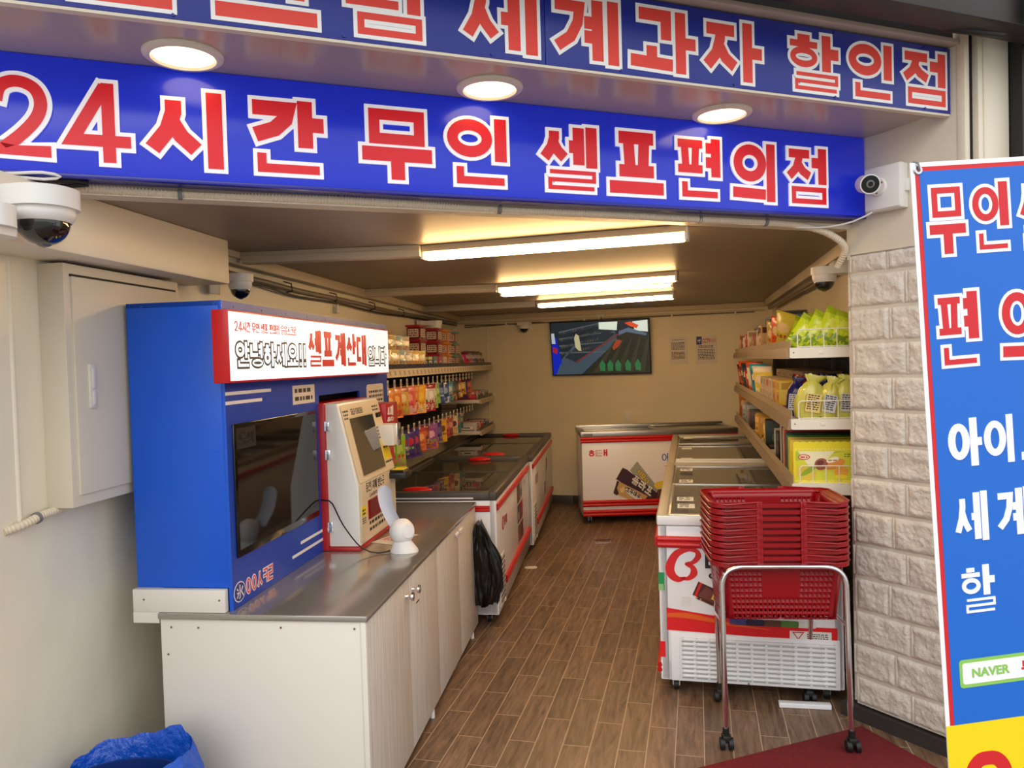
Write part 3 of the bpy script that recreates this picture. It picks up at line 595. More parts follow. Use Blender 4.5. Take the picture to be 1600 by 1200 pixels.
for i in range(4):
    y = .88 - i * .13; sp([(.08, y - .08), (.5 + .02 * i, y + .07 - .05 * i), (.5 + .02 * i, y + .09 - .05 * i), (.08, y - .05)], scr('shelf', (88, 96, 100)))
    r_ = random.Random(i)
    for k in range(16):
        x = .1 + k * .025; yy = y - .12 + (x - .08) * .36 + .05 * (0); sp([(x, yy), (x + .017, yy + .004), (x + .017, yy + .05), (x, yy + .045)], scr('p%d' % r_.randint(0, 3), [(70, 76, 60), (60, 70, 86), (84, 72, 60), (52, 60, 62)][r_.randint(0, 3)]))
sp([(.245, .245), (.255, .225), (.70, .735), (.69, .755)], scr('stripe', (130, 50, 46))); sp([(.5, .98), (.5, .85), (.68, .82), (.69, .98)], scr('door', (190, 196, 180), .9)); sp([(.86, .80), (.99, .77), (.99, .99), (.84, .97)], scr('door', (190, 196, 180), .9))
sp([(.70, .72), (.78, .78), (.97, .70), (.98, .74), (.80, .86), (.70, .80)], scr('cnt', (96, 110, 130)))
sp([(.76, .95), (.82, .88), (.88, .84), (.90, .90), (.82, .97)], scr('orange', (200, 70, 30), .8)); sp([(.64, .44), (.72, .55), (.75, .62), (.68, .64), (.62, .55)], scr('orange2', (150, 60, 34), .7))
for i in range(5):
    x = .42 + i * .115; sp([(x, .03), (x + .07, .03), (x + .045 + .20 - .03 * i, .62 + .02 * i), (x + .03 + .20 - .03 * i, .62 + .02 * i)], scr('tile', (62, 58, 40))); 
for i, x in enumerate((.52, .60, .68, .78, .88)): sp([(x - .025, .06), (x + .025, .05), (x + .03, .18), (x, .27), (x - .03, .18)], scr('green', (46, 104, 60), .7))
sp([(.25, .52), (.28, .46), (.30, .60), (.29, .74), (.26, .78), (.24, .70)], scr('cream', (170, 160, 120), .8)); sp([(.28, .46), (.31, .45), (.30, .60), (.28, .58)], scr('cream', (170, 160, 120), .8))
q.build('screen', t, smooth=0, solid=False)
PAPER = mat('off_white_paper', (214, 206, 196), .6); INK = mat('black_ink', (40, 38, 40), .6); BINK = mat('blue_ink', (40, 60, 130), .6); TAPE = mat('clear_tape', (190, 178, 150), .25)
t = thing('notice_sheet', 'white printed notice with a small blue heading, left of the camera warning', 'poster', 'B', (2.515, 0, 1.68)); q = MB(); q.box((2.425, -.003, 1.532), (2.615, -.001, 1.825), PAPER); q.build('sheet', t)
q = MB(); textlines(q, 2.455, 1.787, .12, 1, .016, BINK, faceN(0, -.003, 0), 4); textlines(q, 2.445, 1.755, .14, 6, .014, INK, faceN(0, -.003, 0), 5); textlines(q, 2.445, 1.655, .14, 6, .014, INK, faceN(0, -.003, 0), 6); q.build('printed_text', t, solid=False)
t = thing('notice_sheet', 'white warning notice with a blue camera icon and red CCTV heading', 'poster', 'B', (2.81, 0, 1.68)); q = MB(); q.box((2.70, -.003, 1.528), (2.918, -.001, 1.825), PAPER); q.build('sheet', t)
q = MB(); F_ = faceN(0, -.003, 0); q.prism(rrect(.055, .085, .006, cx=2.735, cy=1.775), 0, .001, BINK, F_); q.prism([(2.718, 1.78), (2.748, 1.79), (2.753, 1.775), (2.722, 1.765)], 0, .0016, PAPER, F_); q.prism([(2.735, 1.765), (2.742, 1.767), (2.742, 1.748), (2.735, 1.748)], 0, .0016, PAPER, F_)
RI = mat('red_ink', (196, 30, 36), .6); latin(q, 'CCTV', 2.768, 1.752, .058, RI, F_, bold=.03, sx=.55, d=.0012); hangul(q, '녹화중', 2.85, 1.752, .019, .045, RI, F_, s=.18, d2=.0012)
textlines(q, 2.73, 1.715, .15, 2, .016, INK, F_, 8); textlines(q, 2.722, 1.675, .17, 7, .0165, INK, F_, 9); q.build('printed_text', t, solid=False)
t = thing('wall_socket', 'white two-pin wall socket above the back freezer', 'socket', 'B', (1.961, 0, .985)); q = MB(); q.box((1.915, -.01, .925), (2.005, 0, 1.045), OFFW, .004); q.build('plate', t)
q = MB(); q.lathe([(.028, 0), (.026, .004), (.022, .004), (.021, -.002), (0, -.002)], OFFW, 24, faceN(1.96, -.01, .985)); [q.cyl((1.96 + s_ * .009, -.0085, .985), (1.96 + s_ * .009, -.0075, .985), .003, BLACK, 8) for s_ in (-1, 1)]; q.build('outlet_face', t)
# the seam and patches of plaster on the back wall
q = MB(); q.box((.355, -.006, .1), (.375, .0, 2.06), PAINTIN, .002); struct(q, 'trim_6', 'B')
# ================================================================ wall cabinet, pipe on the left wall
GAPM = mat('dark_crack', (40, 36, 30), .8)
t = thing('wall_cabinet', 'beige painted electrical cabinet on the left wall next to the kiosk', 'cabinet', 'L', (-.95, .07, 1.18))
q = MB(); q.box((-.952, -.245, 1.178), (-.86, .40, 1.955), JAMB, .004); q.build('body', t)
q = MB(); q.box((-.862, -.215, 1.215), (-.853, .372, 1.915), JAMB, .003); q.box((-.8615, -.218, 1.914), (-.8555, .374, 1.922), GAPM); q.build('door', t)
q = MB(); q.box((-.854, -.16, 1.49), (-.846, -.125, 1.635), OFFW, .004); q.box((-.846, -.15, 1.50), (-.842, -.135, 1.545), OFFW, .002); q.box((-.846, -.15, 1.555), (-.842, -.135, 1.62), OFFW, .002); q.build('latch', t)
q = pipe([(-.93, -.20, 1.172), (-.925, -.30, 1.168), (-.928, -.36, 1.156), (-.955, -.42, 1.142)], .014, PIPE, True); q.cyl((-.926, -.315, 1.165), (-.9265, -.327, 1.163), .018, GREYP, 12)
solo(q, 'corrugated_conduit', 'short beige conduit from under the wall cabinet into the left wall', 'conduit', 'L', (-.93, -.3, 1.165))
# ================================================================ counter
CB = mat('white_laminate', (226, 220, 210), .4); CF = mat('white_wood_grain_laminate', (206, 198, 186), .5)
nt = CF.node_tree; b = nt.nodes['Principled BSDF']; tcn = nt.nodes.new('ShaderNodeTexCoord'); mpn = nt.nodes.new('ShaderNodeMapping'); mpn.inputs['Scale'].default_value = (70, 70, 3.0); nz = nt.nodes.new('ShaderNodeTexNoise'); nz.inputs['Scale'].default_value = 1; nz.inputs['Detail'].default_value = 5
rr_ = nt.nodes.new('ShaderNodeValToRGB'); rr_.color_ramp.elements[0].position = .35; rr_.color_ramp.elements[0].color = lin((200, 190, 177)); rr_.color_ramp.elements[1].position = .6; rr_.color_ramp.elements[1].color = lin((216, 208, 197))
for a_, b2 in ((tcn.outputs['Object'], mpn.inputs[0]), (mpn.outputs[0], nz.inputs['Vector']), (nz.outputs['Fac'], rr_.inputs[0]), (rr_.outputs[0], b.inputs['Base Color'])): nt.links.new(a_, b2)
CT_ = .765
t = thing('counter_cabinet', 'long white counter cabinet with a steel top carrying the kiosk', 'cabinet', 'L', (-.37, 1.04, 0))
q = MB(); q.box((-.74, .004, .03), (-.02, .022, CT_ - .02), CB, .002); q.box((-.74, .022, .03), (-.72, 2.08, CT_ - .02), CB); q.box((-.74, 2.06, .03), (-.02, 2.08, CT_ - .02), CB); q.box((-.74, .022, .03), (-.02, 2.06, .05), CB); q.box((-.74, .022, CT_ - .04), (-.02, 2.06, CT_ - .021), CB)
q.box((-.019, .0, .03), (.0, .03, CT_ - .02), CB, .002); q.box((-.045, .03, .05), (-.02, 2.07, CT_ - .04), CB)
for (x, z) in ((-.70, .715), (-.60, .715), (-.715, .62), (-.30, .72), (-.04, .72)): q.cyl((x, .004, z), (x, .0025, z), .004, mat('brown_screw', (120, 90, 60), .5), 8)
q.build('carcass', t)
q = MB(); q.box((-.745, -.004, CT_ - .02), (.006, 2.085, CT_), BRUSH, .002); q.build('worktop', t)
q = MB(); q.box((-.72, .03, 0), (-.035, 2.07, .03), DARK); q.build('plinth', t)
dcuts = [.032, .55, 1.05, 1.55, 2.07]
for i in range(4):
    q = MB(); q.box((-.018, dcuts[i] + .002, .035), (.0, dcuts[i + 1] - .002, CT_ - .022), CF, .0015); dr = q.build('door', t)
    hy = (.50, .60, 1.50, 1.60)[i]
    if i < 2:
        q = MB(); q.lathe([(.009, 0), (.007, .010), (.011, .018), (.018, .026), (.017, .033), (0, .037)], STEEL, 20, faceN(0, hy, .678, 'y')); q.build('knob', dr)
    else:
        q = MB(); q.box((0, hy - .03, .70), (.014, hy + .03, .712), WHITE, .003); q.box((0, hy - .012, .685), (.008, hy + .012, .702), WHITE, .002); q.build('handle', dr)
q = MB(); q.box((0, .655, .60), (.0015, .70, .606), C((70, 50, 34))); q.build('lock_slot', t)
for u in (.9, 1.9):
    q = MB(); q.cyl((-.008, u, 0.0), (-.008, u, .034), .011, WHITE, 12); q.build('foot', t)
# ledge box behind the kiosk
q = MB(); q.box((-.842, .032, .728), (-.7455, 1.9, .845), CB, .002); q.box((-.842, .006, .766), (-.5, .031, .845), CB, .002); q.box((-.842, .006, .728), (-.7455, .031, .766), CB)
[q.cyl((x, .006, z), (x, .0045, z), .0035, mat('brown_screw'), 8) for x, z in ((-.80, .81), (-.52, .81))]
solo(q, 'ledge_board', 'white laminate board behind the counter under the blue kiosk side', 'board', 'L', (-.79, .1, .728))
# ================================================================ blue self-checkout housing
KB = mat('satin_blue_laminate', (8, 88, 212), .3, bump=.03, scale=5); KB2 = mat('satin_blue_front', (18, 62, 168), .42, spec=.3)
t = thing('checkout_housing', 'tall blue self checkout housing with a black screen and lit white sign', 'kiosk', 'L', (-.66, .95, CT_))
q = MB(); X0, X1, U0, U1, Z0, Z1 = -.838, -.485, .031, 1.95, .845, 1.843
q.box((X0, U0, Z0 + .001), (X1 - .012, U0 + .018, Z1), KB, .001); q.box((X0, U0, Z1 - .018), (X1 - .012, U1, Z1), KB, .001); q.box((X0, U1 - .018, CT_ + .001), (X1 - .012, U1, Z1), KB, .001)
q.box((X0, U0 + .02, .85), (X0 + .012, U1 - .02, Z1 - .02), KB); 
for (x, z) in ((-.78, 1.83), (-.51, 1.83), (-.52, 1.32), (-.79, 1.54), (-.51, .92), (-.8, .87)): q.cyl((x, U0, z), (x, U0 - .0015, z), .004, KB, 8)
q.build('cabinet_shell', t)
# front board with openings for the screen (u .07-.83, z .94-1.41) and the payment device (u .885-1.45)
q = MB(); xf0, xf1 = X1 - .012, X1
def fb(u0, u1, z0, z1): q.box((xf0, u0, z0), (xf1, u1, z1), KB2)
fb(.031, .885, 1.41, Z1); fb(.031, .885, CT_ + .001, .94); fb(.031, .075, .94, 1.41); fb(.83, .885, .94, 1.41); fb(.885, 1.45, 1.475, Z1); fb(1.45, 1.95, CT_ + .001, Z1)
q.box((xf0, .0305, .765), (xf1 + .001, .034, Z1), KB, .0005)
for i in range(9): q.cyl((X1, .12 + i * .22, 1.826), (X1 + .0015, .12 + i * .22, 1.826), .004, DARK, 8)
q.build('front_board', t)
q = MB(); q.box((-.60, .885, 1.30), (-.585, 1.45, 1.475), mat('unlit_inside', (20, 22, 34), .7)); q.build('recess', t)
q = MB(); q.box((-.50, .073, .938), (-.478, .832, 1.412), BLACK, .004); mon = q.build('monitor', t)
q = MB(); q.box((-.479, .088, .965), (-.4775, .820, 1.398), mat('dark_screen_glass', (16, 15, 16), .05, spec=.35)); q.build('screen', mon)
q = MB(); Ty = faceN(-.4773, 0, 0, 'y'); q.box((-.4775, .088, 1.32), (-.4772, .235, 1.395), mat('dim_corner', (44, 44, 44), .2)); hangul(q, '현금결제', .100, 1.335, .027, .045, mat('dim_text', (16, 16, 18), .3), Ty, s=.19, d2=.0008, gap=.12); q.build('screen_caption', mon)
for (u0, u1, z) in ((.033, .392, 1.520), (.033, .312, 1.487), (.625, .885, .862), (.535, .885, .822)):
    q = MB(); q.box((X1, u0, z - .006), (X1 + .0012, u1, z + .006), WHITE); q.build('white_stripe', t)
q = MB(); Tk = faceN(X1, 0, 0, 'y'); LB = mat('logo_blue', (24, 34, 120), .4); LR = mat('logo_red', (220, 30, 40), .4)
circ = [(.083 + .042 * math.cos(2 * PI * i / 32), .818 + .036 * math.sin(2 * PI * i / 32)) for i in range(32)]; q.prism(circ, 0, .0008, WHITE, Tk); q.prism([(.083 + (a - .083) * .9, .818 + (b2 - .818) * .9) for a, b2 in circ], 0, .0014, LB, Tk)
for pts in ([(.083, .842), (.083, .80), (.077, .795)], [(.062, .832), (.07, .825)], [(.062, .80), (.074, .816), (.062, .817)], [(.104, .832), (.092, .818), (.108, .798)]):
    for pl in stroke_polys(('L', pts, False, 1), 1, 1, .0045, 0, .001): q.prism(pl, 0, .0022, WHITE, Tk)
for ch, u in (('O', .132), ('O', .176), ('ㅅ', .222), ('ㅋ', .268), ('ㄹ', .312)): hangul(q, ch, u, .792, .036, .056, LR, Tk, WHITE, .004, s=.17, d1=.0008, d2=.0016)
q.build('logo', t)
q = MB(); q.box((X1, .595, 1.449), (X1 + .0015, .832, 1.529), PAPER, .0); textlines(q, .615, 1.498, .19, 2, .034, INK, faceN(X1 + .0015, 0, 0, 'y'), 3, .0006); q.build('sticker', t)
q = MB(); q.prism(rrect(.30, .135, .02, cx=1.715, cy=1.435), 0, .002, PAPER, faceN(X1, 0, 0, 'y')); textlines(q, 1.60, 1.455, .25, 3, .025, INK, faceN(X1 + .002, 0, 0, 'y'), 13, .0006); q.build('phone_label', t)
KW = mat('lit_white_sign_face', (250, 252, 255), .3, emit=.5, erg=(240, 248, 255))
sg = MB(); sg.box((X1, -.04, 1.558), (-.427, 1.80, 1.806), mat('sign_red_rim', (200, 16, 22), .35), .003); sgn = sg.build('sign_box', t)
q = MB(); q.box((-.4275, -.034, 1.565), (-.4245, 1.794, 1.799), KW, .001); q.build('lit_face', sgn)
q = MB(); Ts = faceN(-.4245, 0, 0, 'y'); KR = mat('sign_red_text', (196, 24, 30), .4, emit=.15, erg=(200, 20, 24)); KBk = mat('sign_black_text', (30, 30, 34), .4)
hangul(q, '24시간 무인 셀프 편의점 응응스크르', .0, 1.733, .0268, .036, KR, Ts, s=.15, gap=.10, space=.42, d2=.0012); q.build('small_heading', sgn); q = MB()
hangul(q, '안녕하세요!!', .004, 1.612, .096, .086, KW, Ts, KBk, .0075, s=.16, gap=.09, d1=.0008, d2=.0016); q.build('greeting_lettering', sgn); q = MB()
hangul(q, '셀프계산대', .632, 1.606, .142, .158, KR, Ts, s=.215, gap=.09, d2=.0014); q.build('red_lettering', sgn); q = MB()
hangul(q, '입니다', 1.43, 1.608, .100, .096, KW, Ts, KBk, .008, s=.13, gap=.08, d1=.0008, d2=.0014)
q.build('outlined_lettering', sgn)
# ================================================================ payment machine
PW = mat('payment_white', (234, 230, 220), .3); PB = mat('payment_beige', (222, 208, 180), .38); PR = mat('payment_red', (176, 16, 26), .3)
t = thing('payment_machine', 'red and cream coin payment machine standing on the counter in the blue housing', 'payment machine', 'L', (-.4, 1.17, CT_))
q = MB(); q.box((-.60, .868, CT_ + .001), (-.458, 1.47, 1.44), PR, .006); q.box((-.62, .872, CT_ + .001), (-.31, 1.49, CT_ + .016), PR, .003); q.build('rear_frame', t)
prof = [(-.46, .782), (-.315, .782), (-.317, 1.062), (-.402, 1.436), (-.46, 1.436)]
TP = Matrix(((1, 0, 0, 0), (0, 0, 1, 0), (0, 1, 0, 0), (0, 0, 0, 1)))     # local (x, z) profile extruded along u
q = MB(); bm = bmesh.new(); vs0 = [bm.verts.new((x, .885, z)) for x, z in prof]; vs1 = [bm.verts.new((x, 1.475, z)) for x, z in prof]; n = len(prof)
bm.faces.new(vs0); bm.faces.new(list(reversed(vs1))); [bm.faces.new((vs0[i], vs0[(i + 1) % n], vs1[(i + 1) % n], vs1[i])) for i in range(n)]
bmesh.ops.recalc_face_normals(bm, faces=bm.faces[:]); bmesh.ops.bevel(bm, geom=bm.edges[:], offset=.006, segments=3, affect='EDGES', profile=.5); q.bmadd(bm, PW); q.build('front_shell', t)
# beige overlay on the slanted and the upright front
sl = math.atan2(.085, .374)      # slant from vertical
TS = Matrix.Translation((-.3145, 0, 1.064)) @ Matrix.Rotation(-sl, 4, 'Y') @ Matrix(((0, 0, 1, 0), (1, 0, 0, 0), (0, 1, 0, 0), (0, 0, 0, 1)))   # x=u, y=up the slant, z=outward
TU = faceN(-.313, 0, 0, 'y')
q = MB(); q.prism(rrect(.56, .37, .014, cx=1.185, cy=.187), 0, .002, PB, TS); q.prism(rrect(.56, .27, .014, cx=1.185, cy=.928), -.001, .0015, PB, TU)
latin(q, 'SELF ORDER', 1.02, .318, .042, INK, TS, sx=.75, d=.003, bold=.01); textlines(q, .915, .335, .07, 3, .017, INK, TS, 1, .0028); textlines(q, 1.34, .335, .10, 2, .018, INK, TS, 2, .0028); textlines(q, 1.33, .225, .11, 4, .018, INK, TS, 7, .0028)
hangul(q, '동전', .985, 1.012, .032, .045, INK, TU, s=.14, d2=.0025); hangul(q, '지폐 받는곳', 1.08, 1.012, .032, .045, INK, TU, s=.14, d2=.0025); q.box((-.311, 1.058, 1.01), (-.3105, 1.062, 1.06), INK)
latin(q, 'Coin/Bill Receiver', 1.03, .985, .026, INK, TU, d=.0022); textlines(q, 1.02, .855, .31, 2, .03, INK, TU, 21, .002)
q.prism(rrect(.068, .045, .003, cx=.945, cy=.935), 0, .0022, BY, TU); textlines(q, .92, .935, .05, 2, .016, INK, TU, 22, .003); textlines(q, .92, .898, .05, 3, .01, INK, TU, 23, .0022)
q.prism(rrect(.115, .105, .004, cx=1.40, cy=.11), .002, .003, BY, TS); textlines(q, 1.36, .135, .08, 2, .018, INK, TS, 24, .0036); textlines(q, 1.345, .04, .12, 1, .02, INK, TS, 25, .0028)
q.build('printed_panel', t)
q = MB(); q.prism(rrect(.36, .29, .006, cx=1.15, cy=.165), .002, .0035, mat('screen_gasket', (200, 184, 150), .4), TS); q.prism(rrect(.345, .275, .003, cx=1.15, cy=.165), .002, .0042, mat('kiosk_screen_off', (52, 50, 44), .1, coat=1), TS); q.build('touch_screen', t)
q = MB(); q.prism(rrect(.30, .092, .006, cx=1.155, cy=.927), .0015, .003, PR, TU); q.box((-.305, 1.02, .885), (-.309, 1.29, .972), mat('dark_red_recess', (120, 8, 14), .3)); q.build('coin_tray', t)
q = MB(); q.box((-.395, 1.37, 1.335), (-.372, 1.45, 1.362), BLACK, .003); q.build('scanner_slot', t)
q = MB(); q.box((-.375, 1.36, 1.19), (-.28, 1.46, 1.30), PW, .008); ct = q.build('coin_slot', t)
q = MB(); q.box((-.282, 1.395, 1.185), (-.270, 1.462, 1.305), STEEL, .006); q.box((-.2705, 1.425, 1.215), (-.268, 1.44, 1.27), BLACK); q.build('chrome_face', ct)
q = MB(); q.box((-.33, 1.36, 1.02), (-.225, 1.49, 1.05), DARK, .004); q.box((-.33, 1.37, 1.05), (-.24, 1.48, 1.062), BLACK); q.box((-.30, 1.38, 1.062), (-.24, 1.47, 1.065), BY); q.build('card_reader', t)
for z in (1.335, 1.205, .875):
    q = MB(); q.box((-.478, .8735, z - .022), (-.437, .8855, z + .022), STEEL, .002); q.cyl((-.458, .872, z - .022), (-.458, .872, z + .022), .004, STEEL, 8); q.build('hinge', t)
q = MB(); q.box((-.485 + .001, 1.50, 1.18), (-.36, 1.72, 1.40), PR, .004); 
t2 = thing('red_notice', 'red notice board with white lettering behind the payment machine', 'sign', 'L', (-.42, 1.6, CT_)); q.build('board', t2); q = MB(); hangul(q, '쇼핑', 0, 0, .05, .085, WHITE, faceN(-.36, 1.52, 1.30, 'y'), s=.2); hangul(q, '백', 0, 0, .08, .08, WHITE, faceN(-.36, 1.54, 1.20, 'y'), s=.2); q.build('lettering', t2)
q = MB(); q.box((-.40, 1.58, CT_ + .0005), (-.37, 1.66, 1.18), PR); q.build('post', t2)
# leaflets on the counter
q = MB(); T = Matrix.Translation((-.22, 1.12, CT_ + .001)) @ Matrix.Rotation(math.radians(-20), 4, 'Z'); q.box((-.06, -.11, 0), (.06, .11, .0015), PAPER, 0, T); textlines(q, -.045, .07, .09, 7, .02, RI, T @ Matrix.Translation((0, 0, .0015)), 3)
solo(q, 'leaflet', 'printed paper leaflet lying on the steel counter beside the payment machine', 'paper', 'L', (-.22, 1.12, CT_))
# ================================================================ barcode scanner, its cable, receipt
t = thing('barcode_scanner', 'white desktop barcode scanner with a round head on the counter', 'scanner', 'L', (-.105, .87, CT_))
q = MB(); bm = bmesh.new()
ring = []
for z, cx, sx_, sy_ in ((0, 0, .064, .05), (.012, 0, .062, .048), (.05, -.008, .04, .036), (.10, -.012, .034, .03), (.13, -.006, .03, .028)):
    ring.append([bm.verts.new((-.105 + cx + sx_ * math.cos(2 * PI * i / 24), .87 + sy_ * math.sin(2 * PI * i / 24), CT_ + .001 + z)) for i in range(24)])
for a, b2 in zip(ring, ring[1:]): [bm.faces.new((a[i], a[(i + 1) % 24], b2[(i + 1) % 24], b2[i])) for i in range(24)]
bm.faces.new(list(reversed(ring[0]))); bm.faces.new(ring[-1]); q.bmadd(bm, WHITE); q.build('base', t)
q = MB(); a = Vector((-.150, .90, CT_ + .085)); b2 = Vector((-.075, .845, CT_ + .098)); d_ = (b2 - a).normalized()
bx = [(0, .0), (.004, .026), (.012, .046), (.03, .056), (.055, .058), (.072, .050), (.084, .040), (.088, .034)]
TT = Matrix.Translation(a) @ d_.to_track_quat('Z', 'Y').to_matrix().to_4x4(); q.lathe([(r_, z) for z, r_ in bx] + [(0, .088)], WHITE, 32, TT); hd = q.build('head', t)
q = MB(); q.lathe([(.034, .0885), (.030, .094), (.0, .096)], mat('soft_white', (236, 236, 238), .25), 28, TT); q.build('window_ring', hd)
q = MB(); q.box((-.163, .862, CT_ + .072), (-.158, .882, CT_ + .105), mat('blue_lens', (30, 60, 160), .1, coat=1), .002); q.build('blue_light', hd)
q = pipe([(-.50, .87, 1.0), (-.46, .862, 1.0), (-.43, .86, .985), (-.36, .80, .90), (-.28, .80, .80), (-.21, .82, .772), (-.165, .85, .775)], .0032, CABLE)
solo(q, 'scanner_cable', 'thin black cable running from the payment machine to the barcode scanner', 'cable', 'L', (-.3, .82, .8))
q = MB(); vs = []; n = 14
for i in range(n + 1):
    f = i / n; z = CT_ + .105 + f * .185; xx = -.145 - .055 * f - .02 * math.sin(f * 3); hw = .033 * (1 if f < .86 else math.sqrt(max(.05, 1 - ((f - .86) / .16) ** 2)))
    for k in range(7): g = (k - 3) / 3; vs.append((xx + g * hw + .0, .905 + .012 * (1 - g * g) + .015 * f, z))
fs = [(i * 7 + k, i * 7 + k + 1, (i + 1) * 7 + k + 1, (i + 1) * 7 + k) for i in range(n) for k in range(6)]
q.add(vs, fs, mat('receipt_paper', (206, 206, 214), .5)); q.add([(x, y + .001, z) for x, y, z in vs], [tuple(reversed(f)) for f in fs], mat('receipt_paper')); 
solo(q, 'paper_receipt', 'long curled white receipt standing up behind the barcode scanner', 'receipt', 'L', (-.15, .9, CT_ + .1), smooth=80)
# ================================================================ black bag at the counter end
def crumple(mb, prof, n, m, seed, amp, closed=True, T=None, z0=0):
    vs = []; k = len(prof); r_ = random.Random(seed)
    for i, (cx, cy, rx, ry, z) in enumerate(prof):
        for j in range(n):
            a = 2 * PI * j / n; f = 1 + amp * mnoise.noise((math.cos(a) * 2.2 + seed, math.sin(a) * 2.2, z * 7)) + amp * .6 * mnoise.noise((math.cos(a) * 7, math.sin(a) * 7 + seed, z * 4)) + amp * .35 * abs(mnoise.noise((math.cos(a) * 15, math.sin(a) * 15 + seed, z * 12)))
            vs.append((cx + rx * f * math.cos(a), cy + ry * f * math.sin(a), z + amp * .05 * mnoise.noise((a * 3, seed, z * 9))))
    fs = [(i * n + j, i * n + (j + 1) % n, (i + 1) * n + (j + 1) % n, (i + 1) * n + j) for i in range(k - 1) for j in range(n)]
    if closed: fs += [tuple(reversed(range(n))), tuple(range((k - 1) * n, k * n))]
    mb.add(vs, fs, m, T)
q = MB(); BAG = mat('thin_black_plastic', (14, 14, 15), .28, bump=.5, scale=30, dist=.006)
pf = []
for i in range(26):
    f = i / 25; z = .655 - f * .49
    if f < .1: w_ = .02 + f * .3
    else: w_ = .05 + .085 * math.sin(min(1, (f - .1) / .55) * PI / 2) * (1 if f < .75 else 1 - .65 * (f - .75) / .25)
    pf.append((.030 + .02 * min(1, f * 1.5), 2.02 + .03 * f, w_ * .78, .040 + .02 * f + .014 + .012 * math.sin(f * PI), z))
crumple(q, pf, 72, BAG, 5.3, .34); bgo = solo(q, 'plastic_bag', 'black plastic bag hanging from the far end of the counter', 'bag', 'L', (.04, 2.04, .16), smooth=50)
# ================================================================ bin with a blue liner
t = thing('waste_bin', 'waste bin lined with a crumpled blue bag, at the foot of the counter', 'bin', 'O', (-1.235, 2.36, 0))
q = MB(); q.lathe([(.0, .0), (.10, .0), (.128, .34), (.133, .35), (.123, .35), (.097, .01), (0, .01)], mat('blue_bin_plastic', (20, 50, 120), .4), 36, Matrix.Translation((-1.235, 2.36, 0)) @ Matrix.Diagonal((1.25, .8, 1, 1))); q.build('bucket', t)
LINER = mat('blue_liner_film', (16, 80, 190), .26, bump=1.0, scale=11, dist=.035)
q = MB(); pf = [(-1.235, 2.36, .225, .150, .17), (-1.235, 2.36, .228, .154, .25), (-1.235, 2.36, .23, .156, .33), (-1.235, 2.36, .213, .15, .385), (-1.235, 2.36, .203, .142, .412), (-1.235, 2.36, .202, .134, .40), (-1.235, 2.36, .193, .125, .34), (-1.235, 2.36, .18, .115, .22), (-1.235, 2.36, .172, .112, .16)]
vs = []; n = 96
for (cx, cy, rx, ry, z) in pf:
    for j in range(n):
        a = 2 * PI * j / n; f = 1 + .06 * mnoise.noise((math.cos(a) * 2, math.sin(a) * 2, z * 3)) + .05 * mnoise.noise((math.cos(a) * 5, math.sin(a) * 5, z * 9)) + .03 * abs(mnoise.noise((math.cos(a) * 12, math.sin(a) * 12, z * 14)))
        dz = (.05 * mnoise.noise((math.cos(a) * 1.5 + 3, math.sin(a) * 1.5, 0)) + .012 * mnoise.noise((math.cos(a) * 6, math.sin(a) * 6, 4)) + .03 * math.cos(a - .3)) * (1 if z > .3 else .3)
        vs.append((cx + rx * f * math.cos(a), cy + ry * f * math.sin(a), z + dz))
q.add(vs, [(i * n + j, i * n + (j + 1) % n, (i + 1) * n + (j + 1) % n, (i + 1) * n + j) for i in range(len(pf) - 1) for j in range(n)], LINER); q.build('liner', t, smooth=60)
# ================================================================ chest freezers
GL = glass('freezer_lid_glass', (205, 210, 204), haze=.18); GLR = glass('hazy_lid_plastic', (200, 200, 194), haze=.40, hz=(156, 154, 144)); CLEAR = glass('clear_plastic', (238, 236, 228), ior=1.2, rough=.2); FW = mat('freezer_white', (236, 236, 238), .25, coat=.3)
INN = mat('freezer_inner_lining', (150, 148, 142), .5); ALU = mat('brushed_aluminium', (176, 176, 174), .32, .9); RIMD = mat('dark_grey_rim', (74, 70, 66), .42); RIMC = mat('beige_rim', (168, 158, 138), .42)
GRIL = mat('grille_white', (226, 228, 228), .4); LABEL = mat('white_price_sticker', (232, 230, 222), .5); GREYL = mat('grille_shadow_slot', (96, 98, 98), .6)
def caster(t, x, y, h=.055, ball=False):
    q = MB(); r_ = h * .42; q.cyl((x - .011, y, r_), (x + .011, y, r_), r_, CABLE, 20); q.cyl((x - .012, y, r_), (x + .012, y, r_), r_ * .45, GREYP, 14)
    q.box((x - .018, y - .016, h * .78), (x + .018, y + .016, h), STEEL, .002); q.box((x - .017, y - .012, r_ * .8), (x - .0135, y + .012, h * .8), STEEL); q.box((x + .0135, y - .012, r_ * .8), (x + .017, y + .012, h * .8), STEEL); q.build('caster', t)
